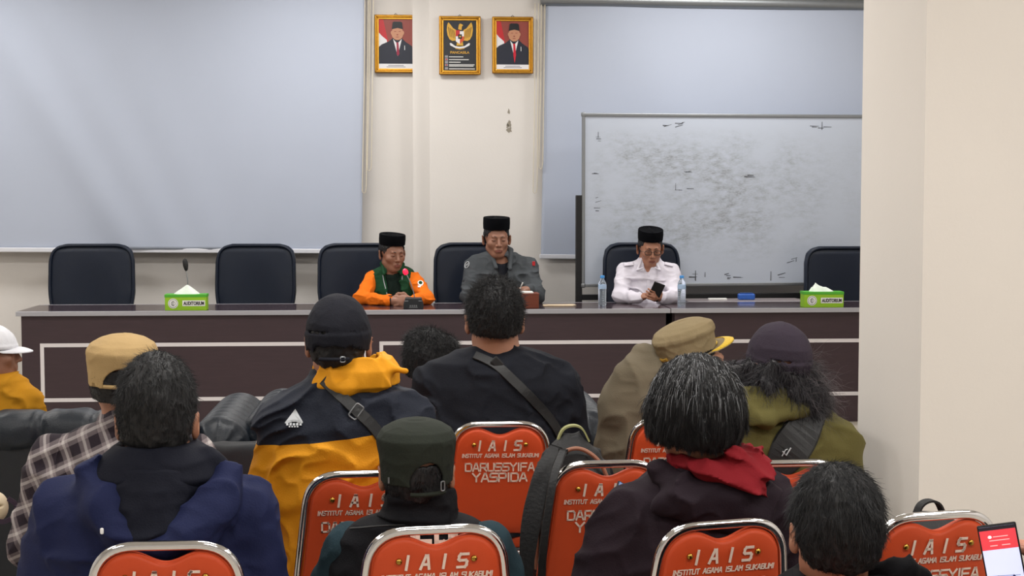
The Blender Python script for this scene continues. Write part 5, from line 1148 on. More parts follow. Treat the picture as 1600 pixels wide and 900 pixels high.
# ================================================================== head ahead of the black t-shirt
P = Person(690, 392, 'person with wavy black hair seated in front row, mostly hidden by the black t-shirt', AUD); J = P.J
P.head(J(671, 570, .0), 1.0, -.45, -.15, neck=J(682, 620, .02)); hp = J(690, 800, .05); hp[2] = .50
S = Sdf(); S.u(Stack(P.rows([(618, 668, 705, .06, .02), (632, 640, 730, .09, .03), (655, 628, 742, .11, .04), (700, 628, 742, .12, .05), (780, 632, 738, .12, .05)])), .02); aL, aR = J(642, 655, .05), J(732, 655, .05); e1, e2 = J(630, 720, .10), J(745, 720, .10); w1, w2 = J(655, 730, .32), J(720, 730, .32)
P.limb((aL, e1, w1), (.05, .045, .035), S); P.limb((aR, e2, w2), (.05, .045, .035), S)
P.body.u(Stack(P.rows([(620, 672, 700, .05, .02), (655, 640, 730, .09, .04), (780, 640, 730, .10, .05)])), .03); P.limb((aL, e1, w1), (.04, .036, .028)); P.limb((aR, e2, w2), (.04, .036, .028)); P.hand(w1, (.4, .9, -.2), (0, -.3, -1), 1); P.hand(w2, (-.4, .9, -.2), (0, -.3, -1), -1)
P.legs(hp, .40); P.bake_body(.007); P.hair([(Ell(P.H(.055, .02, .075), (.05, .06, .045)), .02), (Ell(P.H(-.03, -.05, .09), (.05, .05, .04)), .02)], num=7000, length=.034, rad=.0008, thick=.018, nape=-.05, seed=9, lift=.35, jitter=.35, curl=.004, curlf=120)
P.garment('jacket', S, M['tee'], .008, folds(.01, (6, 6, 9), 51))

# ================================================================== dark green cap, black vest
P = Person(652, 653, 'person in dark green army cap and black vest with teal sleeves, front row centre', AUD); J = P.J
P.head(J(651, 742, .0), .98, .0, .0, neck=J(652, 800, .0)); hp = J(650, 1050, .05); hp[2] = .52
T = P.rows([(800, 600, 705, .075, .0), (812, 560, 745, .10, .0), (835, 528, 778, .12, .01), (880, 515, 792, .14, .02), (950, 520, 785, .15, .03), (1060, 530, 775, .15, .03)])
S = Sdf(); S.u(Stack(T), .02); shL, shR = J(545, 858, .01), J(762, 850, .01); eL, eR = J(505, 960, .06), J(800, 960, .06); wL, wR = J(560, 1000, .30), J(745, 1000, .30); arms = [(shL, eL, wL), (shR, eR, wR)]
V = S; S2s = [Sdf(), Sdf()]; P.limb((shL, eL, wL), (.06, .062, .045), S2s[0], .02); P.limb((shR, eR, wR), (.06, .055, .045), S2s[1], .02)
P.body.u(Stack(P.rows([(805, 620, 690, .06, 0), (850, 545, 765, .09, .01), (950, 535, 770, .12, .03), (1060, 545, 760, .13, .03)])), .03)
for a in arms: P.limb(a, (.05, .044, .032))
P.hand(wL, (.5, .8, -.3), (0, -.3, -1), 1); P.hand(wR, (-.5, .8, -.3), (0, -.3, -1), -1)
P.legs(hp); P.bake_body(.006); P.hair(num=5000, length=.018, thick=.006, nape=-.075, seed=11, hat=.04)
cp = cap(P, 'flat', M['capgreen'], True, visor=True, zb=-.008, rt=-.2, hole=(.026, -.002)); 
bk = MB(); bk.tube(rounded([P.H(.058, -.112, .004), P.H(.066, -.107, .004), P.H(.066, -.107, -.018), P.H(.058, -.112, -.018)], .003, 3, True), .0016, 6, closed=True); bk.tube([P.H(-.066, -.104, .014), P.H(-.066, -.104, .0)], .0022, 6); bk.build('buckle', M['grey_metal'], cp, smooth=True)
for S2 in S2s: v, q = S2.mesh(.006, folds(.008, (8, 8, 8), 60)); np_mesh('sleeve', v, q, M['teal'], P.e)
P.garment('vest', S, M['vestb'], .006, folds(.008, (6, 6, 9), 61)); vb = P.bv
S = Sdf(); S.u(Stack(P.rows([(764, 600, 706, .088, .0), (780, 598, 710, .095, .0), (800, 594, 712, .10, .0), (812, 590, 716, .10, .0)]), 2.2), .01); S.sub(Stack(P.rows([(740, 606, 700, .078, .0), (775, 608, 698, .075, .0), (790, 612, 694, .06, .0)])), .008)
P.garment('collar', S, M['vestb'], .005, folds(.009, (6, 6, 20), 64, warp=.4)); P.bv = vb
P.strap('seam', [(548, 826), (600, 822), (660, 821), (720, 822), (758, 826)], .004, M['strap'], P.e, .001, .002)
lg = MB(); c_, n_ = P.hit(678, 846, .004); n_ = n_ / np.linalg.norm(n_); X = np.array([1, 0, 0]) - n_ * n_[0]; X /= np.linalg.norm(X); Z = np.cross(n_, X); Z = Z if Z[2] > 0 else -Z
stroke_text(lg, 'PERS', c_ , X, Z, n_, .165, .050, .011, .35, 0); lg.build('lettering', M['letter'], P.e)

# ================================================================== khaki shirt and gold braided cap
P = Person(1040, 436, 'person in khaki cap with yellow braided visor and khaki shirt, turned to the right', AUD); J = P.J
P.head(J(1085, 562, -.02), 1.03, -1.15, .28, -.05, neck=J(1040, 612, .0)); hp = J(985, 840, .05); hp[2] = .57
T = P.rows([(549, 1000, 1040, .05, .0), (556, 984, 1056, .07, .0), (575, 968, 1072, .10, .0), (620, 955, 1085, .13, .01), (680, 948, 1090, .15, .02), (750, 945, 1085, .15, .03), (830, 945, 1080, .16, .03)])
S = Sdf(); S.u(Stack(T), .02); shL, shR = J(985, 592, -.03), J(1075, 610, .12); eL, eR = J(962, 690, .0), J(1100, 700, .12); wL, wR = J(995, 735, .22), J(1080, 735, .32); arms = [(shL, eL, wL), (shR, eR, wR)]
S.u(Cap_(shL, J(968, 640, -.02), .070, .078), .03); S.u(Cap_(J(968, 648, -.02), J(958, 700, .0), .064, .060), .012); S.u(Cap_(J(958, 700, .0), wL, .06, .04), .02); P.limb((shR, eR, wR), (.065, .06, .045), S, .03)
S.u(Cap_(J(1008, 556, 0), J(1062, 580, .02), .045, .05), .03)
P.body.u(Stack(P.rows([(570, 1010, 1065, .06, .0), (620, 972, 1070, .10, .01), (750, 962, 1070, .12, .03), (830, 962, 1068, .13, .03)])), .03)
for a in arms: P.limb(a, (.05, .044, .032))
P.hand(wL, (.5, .8, -.3), (0, -.3, -1), 1); P.hand(wR, (-.1, .9, -.3), (0, -.3, -1), -1)
P.legs(hp); P.bake_body(.006); P.hair(num=3000, length=.012, thick=.005, nape=-.05, seed=13, hat=.05)
cp = cap(P, 'flat', M['capkhaki'], False, visor=True, zb=.030, tall=.006, vt=.02, vl=.078, braid=True, wr=folds(.004, (12, 12, 12), 71, warp=.8))
k = P.hk
bd = MB(); bd.tube([P.H(.087 * math.sin(a), -.018 + .110 * math.cos(a), .040) for a in np.linspace(-.8, .8, 11)], .004, 8); bd.build('chin_cord', M['yellow'], cp, smooth=True)
bd = MB(); bd.tube([P.H(.02 * i - .03, -.128 + .004 * abs(i - 1.5), .040 + .004 * (i % 2)) for i in range(4)], .006, 6); bd.build('gold_badge', mat('gold_thread', 'a8801e', .5, bump=.8, bscale=200), cp, smooth=True)
P.facebits(); P.strap('sleeve_seam', [(975, 573), (990, 588), (1010, 604)], .003, M['bagtrim'], P.e, .001, .002) if False else None
P.garment('shirt', S, M['khaki'], .006, folds(.009, (6, 6, 8), 73))
hs = MB(); hs.lathe([(.001, 0), (.018, .002), (.022, .012), (.018, .022), (.001, .024)], (0, 0, 0), 14); ho = hs.build('breathing_mask', mat('grey_mask', '2b2d30', .5), P.e, smooth=True); ho.location = P.H(0, .10, -.05) - np.array([0, 0, .012])

# ================================================================== olive hooded jacket, long curly hair
P = Person(1210, 524, 'person with long curly dark hair, purple grey cap and olive hooded jacket', AUD); J = P.J
P.head(J(1211, 574, .0), .96, .50, .14, neck=J(1215, 640, .0)); hp = J(1215, 980, .05); hp[2] = .56
T = P.rows([(628, 1165, 1265, .07, .0), (640, 1135, 1292, .09, .0), (660, 1105, 1318, .12, .0), (690, 1092, 1332, .14, .01), (740, 1090, 1335, .15, .02), (800, 1095, 1328, .15, .03), (900, 1100, 1320, .15, .03), (960, 1105, 1315, .15, .03)])
S = Sdf(); S.u(Stack(T), .02); shL, shR = J(1112, 700, .0), J(1310, 695, .0); eL, eR = J(1085, 820, .05), J(1330, 815, .05); wL, wR = J(1130, 860, .30), J(1290, 860, .30); arms = [(shL, eL, wL), (shR, eR, wR)]
for a in arms: P.limb(a, (.068, .06, .045), S, .03)
P.body.u(Stack(P.rows([(640, 1180, 1250, .06, 0), (680, 1115, 1310, .10, .01), (800, 1108, 1315, .12, .03), (960, 1120, 1300, .13, .03)])), .03)
for a in arms: P.limb(a, (.052, .044, .032))
P.hand(wL, (.5, .8, -.3), (0, -.3, -1), 1); P.hand(wR, (-.5, .8, -.3), (0, -.3, -1), -1)
P.legs(hp); P.bake_body(.006)
P.garment('jacket', S, M['olive'], .006, folds(.011, (5, 5, 8), 83, warp=.8)); ob = P.bv
S = Sdf(); S.u(Stack(P.rows([(606, 1135, 1262, .10, -.01), (625, 1128, 1266, .115, -.02), (645, 1135, 1262, .11, -.03), (655, 1160, 1240, .08, -.03)]), 2.3), .012); S.sub(Stack(P.rows([(590, 1160, 1255, .07, .0), (615, 1158, 1255, .07, .01), (630, 1170, 1250, .05, .01)])), .008)
S.u(Cap_(J(1135, 640, -.10), J(1200, 658, -.135), .018, .022), .02); S.u(Cap_(J(1200, 658, -.135), J(1255, 640, -.11), .022, .016), .02)
P.garment('hood', S, M['olive'], .005, folds(.016, (6, 6, 11), 85, R=rotm(0, 0, .2), warp=1.0)); P.bv = ob
# long curls falling round the neck
S = Sdf()
for a, b, r1, r2 in ((J(1176, 575, -.02), J(1164, 605, -.02), .028, .033), (J(1200, 582, -.075), J(1195, 605, -.085), .034, .032), (J(1232, 582, -.06), J(1238, 610, -.075), .038, .042), (J(1252, 585, -.02), J(1268, 625, -.04), .032, .035), (J(1150, 585, .0), J(1150, 615, .0), .03, .025), (J(1262, 600, -.05), J(1262, 640, -.07), .03, .022)): S.u(Cap_(a, b, r1, r2), .03)
v, q = S.mesh(.006, folds(.014, (14, 14, 10), 88, warp=1.2, fine=.7)); down = lambda P_, n: np.tile((.15, -.2, -1.0), (len(P_), 1))
A, B_, mi = merge((v, q), strands(v, q, 7000, .075, .0008, down, .22, .008, 85, 7, 4, jitter=.3, grav=.6), strands(v, q, 380, .10, .0006, lambda P_, n: np.stack([np.sign(P_[:, 0] - P.hc[0]) * 1.0, 0 * P_[:, 0] - .2, -.2 + 0 * P_[:, 0]], 1), .45, .012, 60, 9, 6, keep=lambda c, n: (c[:, 0] - P.hc[0]) > .04, jitter=.45, grav=.6))
np_mesh('hair', A, B_, [M['hairbrown'], M['hairbrown'], M['hairwarm']], P.e, midx=mi)
cp = cap(P, 'dome', M['cappurple'], False, visor=True, zb=-.004, tall=.008, vt=-.12); 
sb = empty('sling_bag', tuple(P.root), 'wide black sling bag strap with small white mark on the olive jacket', 'bag', 'sling bags worn by the audience')
P.strap('strap', [(1275, 640), (1262, 660), (1246, 685), (1228, 712), (1210, 740), (1195, 790)], lambda t: .070 + .045 * math.sin(math.pi * min(1, t * 1.5)), M['strap'], sb, .008, .006)
c_, n_ = P.hit(1228, 706, .017); lg = MB(); lg.tube([c_ + (-.012, 0, .004), c_ + (-.002, 0, -.008), c_ + (.012, 0, .014)], .0022, 5); lg.tube([c_ + (-.014, 0, -.010), c_ + (-.004, 0, .008), c_ + (.002, 0, .010)], .0016, 5); lg.build('white_mark', M['ltgrey'], sb)

# ================================================================== maroon hoodie with red hood, silver hair
P = Person(1095, 640, 'person with thick silver streaked hair in dark maroon hoodie with red hood lining', AUD); J = P.J
P.head(J(1084, 655, .0), 1.06, .12, -.05, neck=J(1105, 722, .0)); hp = J(1090, 1010, .05); hp[2] = .55
T = P.rows([(718, 1045, 1170, .075, .0), (738, 1015, 1195, .10, .0), (765, 985, 1215, .125, .01), (800, 962, 1222, .14, .01), (860, 952, 1222, .15, .02), (950, 950, 1220, .15, .03), (1040, 955, 1215, .15, .03)])
S = Sdf(); S.u(Stack(T), .02); shL, shR = J(985, 800, .0), J(1195, 785, .02); eL, eR = J(945, 915, .04), J(1225, 900, .06); wL, wR = J(985, 880, .26), J(1180, 930, .32); arms = [(shL, eL, wL), (shR, eR, wR)]
for a in arms: P.limb(a, (.072, .066, .045), S, .03)
S.u(Cap_(J(975, 815, -.01), J(938, 915, .0), .07, .075), .03)
P.body.u(Stack(P.rows([(725, 1065, 1145, .06, 0), (770, 1005, 1200, .10, .01), (860, 972, 1205, .12, .02), (1040, 972, 1200, .13, .03)])), .03)
for a in arms: P.limb(a, (.055, .046, .032))
tipv = J(963, 790, .25); P.hand(wL, tipv - wL + (0, 0, -.02), (0, -.5, .5), -1, .9); P.hand(wR, (-.5, .8, -.3), (0, -.3, -1), -1)
P.legs(hp); P.bake_body(.006)
hfl = lambda Q_, n: (np.stack([(((Q_ - P.hc) @ P.hR)[:, 0]) * 5.0, -.3 - 2 * np.abs(((Q_ - P.hc) @ P.hR)[:, 0]) * 0, -.9 + 0 * Q_[:, 0]], 1)) @ P.hR.T
P.hair([(Ell(P.H(-.004, -.02, .015), (.111, .122, .098)), .03), (Ell(P.H(-.055, -.015, .0), (.042, .07, .055)), .03), (Ell(P.H(.053, -.02, .0), (.045, .075, .055)), .03), (Ell(P.H(.0, -.055, -.035), (.06, .05, .05)), .03)], num=24000, length=.042, rad=.0007, thick=.022, flow=hfl, nape=-.046, seed=14, lift=.0, jitter=.05, mat2='greyhair', share2=.085, ears=False, curl=.0012, curlf=60, grav=1.3, wr=folds(.007, (30, 30, 7), 19, P.hR, fine=.7), h=.005, front=.02)
S.sub(Cap_(J(1103, 700, 0), J(1103, 640, 0), .06), .01)
P.garment('hoodie', S, M['maroon'], .006, folds(.013, (5, 5, 8), 93, R=rotm(0, 0, -.3), warp=.8)); mbv = P.bv
S = Sdf(); S.u(Stack(P.rows([(704, 1110, 1185, .09, -.01), (720, 1060, 1196, .115, -.02), (738, 1075, 1196, .12, -.04), (756, 1120, 1192, .10, -.05)]), 2.2), .012); S.u(Cap_(J(1052, 724, -.03), J(1110, 742, -.12), .012, .024), .02); S.u(Cap_(J(1110, 738, -.115), J(1185, 752, -.12), .026, .02), .02); S.u(Cap_(J(1150, 712, -.10), J(1190, 745, -.10), .022, .018), .015); S.sub(Stack(P.rows([(690, 1062, 1158, .078, .0), (712, 1058, 1156, .075, .005), (732, 1075, 1150, .05, .01)])), .008)
P.garment('hood_lining', S, M['red'], .0045, folds(.013, (7, 7, 13), 95, R=rotm(0, 0, .3), warp=1.2, fine=.5))
S = Sdf(); S.u(Ell(J(1110, 778, -.115), (P.hw(88), .05, P.hw(32)), rotm(0, .2, -.12)), .02); S.u(Cap_(J(1032, 738, -.05), J(1085, 782, -.13), .03, .024), .03); S.u(Cap_(J(1195, 768, -.09), J(1180, 800, -.12), .028, .02), .03); S.u(Ell(J(1150, 805, -.10), (P.hw(45), .045, P.hw(36))), .04)
P.garment('hood', S, M['maroon'], .005, folds(.014, (6, 6, 8), 97, R=rotm(0, 0, -.6), warp=1.1))
def phone(name_lab, c, R, w_, h_, scr, rows=()):
    e = empty('mobile_phone', tuple(c), name_lab, 'phone', None); e.rotation_euler = Matrix(R.tolist()).to_euler()
    MB().box((0, 0, 0), (w_, .008, h_)).build('case', M['black'], e, bevel=.003)
    MB().prism([(-w_ / 2 + .003, -h_ / 2 + .004), (w_ / 2 - .003, -h_ / 2 + .004), (w_ / 2 - .003, h_ / 2 - .004), (-w_ / 2 + .003, h_ / 2 - .004)][::-1], (0, -.0042, 0), (1, 0, 0), (0, 0, 1), (0, -.0005, 0)).build('screen', scr, e)
    return e
phone('phone with lit blue screen held by the person in maroon hoodie', P.root + J(972, 800, .22), rotm(.5, -.5, .65), .075, .155, mat('lit_blue_screen', '5a6f9a', .2, emit='7f97c8', estr=.55))

# ================================================================== front right, black hair
P = Person(1303, 782, 'person with short black hair and dark collar, nearest at lower right', AUD); J = P.J
P.head(J(1304, 834, .0), 1.0, .0, -.05, neck=J(1306, 900, .02)); hp = J(1310, 1150, .05); hp[2] = .50
T = P.rows([(893, 1240, 1385, .085, .02), (915, 1200, 1430, .11, .03), (950, 1165, 1455, .13, .04), (1020, 1150, 1465, .15, .05), (1180, 1160, 1455, .15, .05)])
S = Sdf(); S.u(Stack(T), .02); shL, shR = J(1185, 975, .04), J(1435, 965, .04); eL, eR = J(1150, 1080, .08), J(1470, 1080, .08); wL, wR = J(1210, 1120, .30), J(1400, 1120, .30); arms = [(shL, eL, wL), (shR, eR, wR)]
for a in arms: P.limb(a, (.065, .058, .045), S, .03)
S.sub(Cap_(J(1306, 890, 0), J(1306, 830, 0), .058), .01)
P.body.u(Stack(P.rows([(905, 1262, 1350, .06, .02), (950, 1200, 1415, .10, .04), (1180, 1175, 1440, .13, .05)])), .03)
for a in arms: P.limb(a, (.05, .044, .032))
P.hand(wL, (.5, .8, -.3), (0, -.3, -1), 1); P.hand(wR, (-.5, .8, -.3), (0, -.3, -1), -1)
P.legs(hp, .36, spread=.0); P.bake_body(.006); P.hair(num=12000, length=.03, rad=.0006, thick=.015, nape=-.058, seed=16, lift=.15, jitter=.18)
P.garment('jacket', S, M['vestb'], .006, folds(.010, (6, 6, 9), 103))
S = Sdf(); S.u(Cap_(J(1352, 892, .0), J(1415, 893, -.02), .02, .026), .02); S.u(Cap_(J(1400, 888, -.01), J(1440, 905, .0), .022, .02), .02); v, q = S.mesh(.005, folds(.008, (12, 12, 12), 105)); np_mesh('hood', v, q, M['vestb'], P.e)

# ================================================================== far left, white cap
P = Person(0, 372, 'person in white cap and mustard jacket at the far left, looking right', AUD); J = P.J
P.head(J(-10, 552, .0), .98, -1.35, -.02, .0, neck=J(-14, 600, .0), face=True); hp = J(-10, 780, .05); hp[2] = .50
T = P.rows([(583, -45, 22, .06, .0), (592, -75, 42, .09, .01), (606, -90, 52, .11, .02), (640, -92, 58, .12, .02), (700, -88, 55, .12, .03), (770, -85, 52, .12, .03)])
S = Sdf(); S.u(Stack(T), .02); shL, shR = J(-80, 618, .0), J(42, 622, .0); eL, eR = J(-95, 700, .06), J(60, 700, .06); wL, wR = J(-50, 715, .28), J(20, 715, .28); arms = [(shL, eL, wL), (shR, eR, wR)]
for a in arms: P.limb(a, (.055, .05, .04), S, .03)
P.body.u(Stack(P.rows([(595, -35, 15, .05, .0), (640, -75, 42, .09, .02), (770, -72, 40, .11, .03)])), .03)
for a in arms: P.limb(a, (.045, .04, .03))
P.hand(wL, (.5, .8, -.3), (0, -.3, -1), 1); P.hand(wR, (-.5, .8, -.3), (0, -.3, -1), -1)
P.legs(hp, .40); P.bake_body(.005, M['skin_b']); P.facebits(); P.hair(num=2500, length=.012, thick=.005, nape=-.04, seed=17, hat=.05)
cap(P, 'dome', M['capwhite'], False, visor=True, zb=.022, tall=-.012); P.garment('jacket', S, M['mustard'], .006, folds(.012, (6, 6, 10), 111))

# ================================================================== the three people at the desk (facing the room)
DG = 'people seated at the desk'
def desk_person(px, s_, label, hpx, hk, yaw, pitch, neck, rows, brows, sk, roll=0.0, floor=STG, moust=False, glasses=False, hatH=.068, lids=True, hip=None, tm=None):
    P = Person(px, s_, label, DG, floor); J = P.J
    P.head(J(*hpx, 0), hk, math.pi + yaw, pitch, roll, neck=J(*neck, .03), face=True)
    P.S = Sdf(); P.S.u(Stack(P.rows(rows)), .02); P.body.u(Stack(P.rows(brows)), .03)
    hp = J(px, 560, .06); hp[2] = .52; P.legs(hp, .40, sgn=-1.0, tm=tm); P.skn = sk; P.m_, P.g_, P.h_, P.l_ = moust, glasses, hatH, lids; return P
def finish(P, h=.0035):
    P.bake_body(h, P.skn, lips=True); P.facebits(glasses=P.g_, moust=P.m_, lids=P.l_)
    P.hair(num=1500, length=.006, rad=.0006, thick=.004, nape=-.03, seed=21, lift=.12, h=.003, front=-.032, hat=.07); peci(P, P.h_)
# --- orange sleeves, green vest
P = desk_person(613, 228, 'person in black cap, green vest and orange sleeves, speaking into the microphone', (613, 397), 1.02, .42, -.12, (610, 430), 
    [(415, 596, 632, .055, .03), (421, 584, 645, .08, .03), (432, 577, 651, .10, .04), (455, 578, 652, .12, .04), (500, 582, 650, .13, .05), (545, 582, 650, .13, .05)],
    [(418, 600, 625, .05, .03), (440, 588, 642, .08, .04), (500, 590, 642, .11, .05), (545, 590, 642, .11, .05)], M['skin_b'], moust=True)
J = P.J; S = P.S; dz = DT - STG
shL, shR = J(583, 436, .02), J(646, 437, .02); eL = J(563, 468, -.13); eR = J(668, 468, -.12); wL = J(607, 468, -.26); wR = J(646, 468, -.25)
for p_ in (eL, eR): p_[2] = dz + .043
for p_ in (wL, wR): p_[2] = dz + .036
Sls = [Sdf(), Sdf()]; P.limb((shL, eL, wL), (.054, .044, .036), Sls[0], .02); P.limb((shR, eR, wR), (.054, .044, .036), Sls[1], .02)
P.limb((shL, eL, wL + (.02, -.01, 0)), (.042, .034, .024)); P.limb((shR, eR, wR + (-.02, -.01, 0)), (.042, .034, .024))
P.hand(wL + (.02, -.01, -.004), (1, -.25, 0), (.2, 1, -.2), 1, .6, .95); P.hand(wR + (-.02, -.02, .0), (-1, -.1, 0), (-.2, 1, -.3), -1, .7, .95)
finish(P)
for Sl in Sls: v, q = Sl.mesh(.0045, folds(.008, (12, 12, 12), 120)); np_mesh('sleeve', v, q, M['orange_c'], P.e)
slb = BVHTree.FromPolygons([Vector(a) for a in v.tolist()], q.tolist())
S.sub(Stack(P.rows([(405, 600, 627, .05, .015), (425, 602, 626, .06, .0), (440, 603, 624, .10, -.08), (470, 606, 632, .10, -.10), (545, 606, 634, .10, -.10)])), .006)
P.garment('vest', S, M['green'], .0045, folds(.006, (8, 8, 10), 121)); vb = P.bv
S = Sdf(); S.u(Stack(P.rows([(420, 602, 626, .06, .03), (432, 592, 640, .085, .03), (470, 590, 642, .105, .03), (545, 590, 642, .11, .05)])), .02); S.sub(Cap_(J(612, 412, .02), J(612, 424, .0), .05), .006); P.garment('t_shirt', S, M['dgreen'], .005, folds(.005, (9, 9, 9), 122))
P.bv = vb
for pts in ([(600, 418), (596, 430), (602, 445), (606, 468)], [(627, 418), (629, 432), (628, 448), (626, 466)]): P.strap('zipper', pts, .006, M['grey_metal'], P.e, .003, .002)
S = Sdf(); S.u(Cap_(J(597, 412, .0), J(600, 428, -.07), .014, .012), .01); S.u(Cap_(J(629, 413, .0), J(627, 428, -.07), .014, .012), .01); S.u(Cap_(J(597, 412, .0), J(603, 408, .06), .014, .012), .01); S.u(Cap_(J(629, 413, .0), J(624, 408, .06), .014, .012), .01); v, q = S.mesh(.004); np_mesh('collar', v, q, M['green'], P.e)
P.bv = slb; c_, n_ = P.hit(657, 444, .003); lg = MB(); X = np.array([1, 0, 0]) - n_ * n_[0]; X /= np.linalg.norm(X); Z = np.cross(n_, X); Z = Z if Z[2] > 0 else -Z
lg.prism(circ(0, .008, .020, .022, 16)[::-1], c_, X, Z, n_ * .0015); lg.prism([(-.018, -.03), (.018, -.03), (.018, -.016), (-.018, -.016)][::-1], c_, X, Z, n_ * .0015); bo = lg.build('sleeve_badge', M['white'], P.e); lg = MB(); lg.prism(circ(0, .010, .013, .014, 16)[::-1], c_ + n_ * .0012, X, Z, n_ * .0012); lg.build('badge_centre', M['green'], bo)
wt = MB(); c0 = wL + (.012, -.004, 0); wt.tube([c0 + (0, .030 * math.cos(a), .030 * math.sin(a)) for a in np.linspace(0, 6.283, 19)[:-1]], .006, 8, closed=True); wt.lathe([(.015, 0), (.016, .004), (.013, .007)], c0 + (0, -.008, .030), 16); wt.build('wrist_watch', M['black'], P.e, smooth=True)
# --- dark grey jacket
P = desk_person(783, 226, 'person in black cap and dark grey zip jacket at the middle of the desk', (776, 374), 1.08, .10, -.08, (780, 408), 
    [(392, 764, 796, .055, .03), (398, 748, 814, .08, .03), (410, 736, 828, .10, .04), (440, 733, 834, .13, .04), (500, 738, 830, .14, .05), (560, 740, 828, .14, .05)],
    [(398, 770, 790, .05, .03), (425, 748, 818, .09, .04), (500, 748, 820, .12, .05), (560, 748, 820, .12, .05)], M['skin_b'], hatH=.075)
J = P.J; S = P.S
shL, shR = J(743, 412, .02), J(824, 414, .02); eL = J(733, 462, -.08); eR = J(838, 462, -.10); wL = J(775, 468, -.26); wR = J(826, 461, -.26)
for p_ in (eL, eR): p_[2] = dz + .05
wL[2] = dz + .04; wR[2] = dz + .10
P.limb((shL, eL, wL), (.062, .054, .04), S, .03); P.limb((shR, eR, wR), (.062, .054, .038), S, .03)
P.limb((shL, eL, wL + (.02, -.01, 0)), (.045, .036, .025)); P.limb((shR, eR, wR + (-.012, -.02, 0)), (.045, .036, .025))
P.hand(wL + (.02, -.01, 0), (1, -.2, 0), (0, .3, -1), 1, .4, .95); P.hand(wR + (-.012, -.02, 0), (-1, -.35, .1), (0, .2, -1), -1, .8, .95)
finish(P); S.sub(Stack(P.rows([(385, 768, 792, .05, .015), (400, 771, 791, .05, .0), (415, 776, 796, .09, -.09), (440, 783, 796, .09, -.11), (455, 786, 790, .05, -.12)])), .006)
P.garment('jacket', S, M['greyj'], .0045, folds(.012, (7, 7, 10), 131)); vb = P.bv
S = Sdf(); S.u(Stack(P.rows([(403, 770, 794, .055, .03), (415, 760, 806, .08, .02), (440, 758, 808, .115, .03), (560, 758, 808, .12, .05)])), .02); S.sub(Cap_(J(780, 392, .02), J(783, 404, -.01), .052), .006); P.garment('t_shirt', S, M['tee'], .005)
S = Sdf(); S.u(Cap_(J(766, 392, .0), J(775, 418, -.09), .018, .014), .01); S.u(Cap_(J(798, 391, .0), J(797, 420, -.09), .018, .014), .01); S.u(Cap_(J(766, 392, .0), J(772, 387, .06), .018, .014), .01); S.u(Cap_(J(798, 391, .0), J(792, 386, .06), .018, .014), .01); v, q = S.mesh(.004); np_mesh('collar', v, q, M['greyj'], P.e)
P.bv = vb; c_, n_ = P.hit(730, 414, .003); lg = MB(); X = np.array([1, 0, 0]) - n_ * n_[0]; X /= np.linalg.norm(X); Z = np.cross(n_, X); Z = Z if Z[2] > 0 else -Z
lg.tube([c_ + X * .022 * math.cos(a) + Z * .024 * math.sin(a) for a in np.linspace(0, 6.28, 21)[:-1]], .003, 6, closed=True); lg.tube([c_ + X * a + Z * b for a, b in ((-.012, -.008), (-.004, .008), (.002, -.006), (.012, .008))], .003, 6); lg.build('round_badge', M['ltgrey'], P.e)
c_, n_ = P.hit(833, 412, .004); MB().box(c_, (.02, .008, .03)).build('red_patch', P_['flag'], P.e, bevel=.002)
P.strap('zipper', [(776, 420), (783, 440), (788, 470)], .006, M['strap'], P.e, .003, .002)
pe = MB().tube([P.root + wR + (-.075, -.05, -.02), P.root + wR + (-.045, -.075, .055)], .0045, 8).build('pen', M['white'], None, smooth=True); setp(pe, 'white pen held over the note pad by the dark grey jacket', 'pen')
# --- white shirt, glasses
P = desk_person(1012, 226, 'person in black cap, glasses and white shirt looking down at a phone', (1016, 389), 1.02, .02, -.22, (1013, 422), 
    [(405, 998, 1030, .055, .03), (411, 985, 1042, .08, .03), (422, 974, 1052, .10, .04), (445, 974, 1050, .12, .04), (500, 978, 1048, .13, .05), (545, 978, 1048, .13, .05)],
    [(408, 1003, 1025, .05, .03), (430, 985, 1042, .08, .04), (500, 988, 1040, .11, .05), (545, 988, 1040, .11, .05)], M['skin'], glasses=True, hatH=.068, tm=M['trouser'])
J = P.J; S = P.S
shL, shR = J(976, 424, .02), J(1049, 425, .02); eL = J(970, 465, -.10); eR = J(1056, 465, -.10); wL = J(998, 467, -.22); wR = J(1036, 469, -.22)
for p_ in (eL, eR): p_[2] = dz + .048
wL[2] = dz + .045; wR[2] = dz + .042
P.limb((shL, eL, wL), (.058, .05, .036), S, .03); P.limb((shR, eR, wR), (.058, .05, .036), S, .03)
P.limb((shL, eL, wL + (.012, -.008, 0)), (.04, .034, .024)); P.limb((shR, eR, wR + (-.012, -.008, .0)), (.04, .034, .024))
P.hand(wL + (.012, -.01, .005), (.85, -.35, .25), (0, .35, -1), 1, .9, .9, curls=[.15, .9, 1.0, 1.1]); P.hand(wR + (-.012, -.012, .004), (-.75, -.45, .2), (-.3, .9, .3), -1, .75, .9)
finish(P); S.u(Stack(P.rows([(400, 1001, 1030, .058, .03), (410, 995, 1036, .07, .03)])), .01); S.sub(Cap_(J(1013, 398, .03), J(1013, 412, .0), .05), .006); S.sub(Ell(J(1013, 416, -.08), (.026, .05, .06)), .006)
P.garment('shirt', S, M['whites'], .0045, folds(.008, (7, 7, 10), 141, fine=.3)); vb = P.bv
S = Sdf()
for q, xs in ((-1, (1003, 996, 1004)), (1, (1023, 1031, 1024))):
    S.u(Cap_(J(xs[0], 405, -.01), J(xs[1], 422, -.085), .012, .008), .006); S.u(Cap_(J(xs[1], 422, -.085), J(xs[2], 419, -.095), .008, .006), .006); S.u(Cap_(J(xs[0], 405, -.01), J((xs[0] + 1013) / 2, 400, .06), .013, .013), .008)
v, q = S.mesh(.0035); np_mesh('collar', v, q, M['whites'], P.e); P.bv = vb
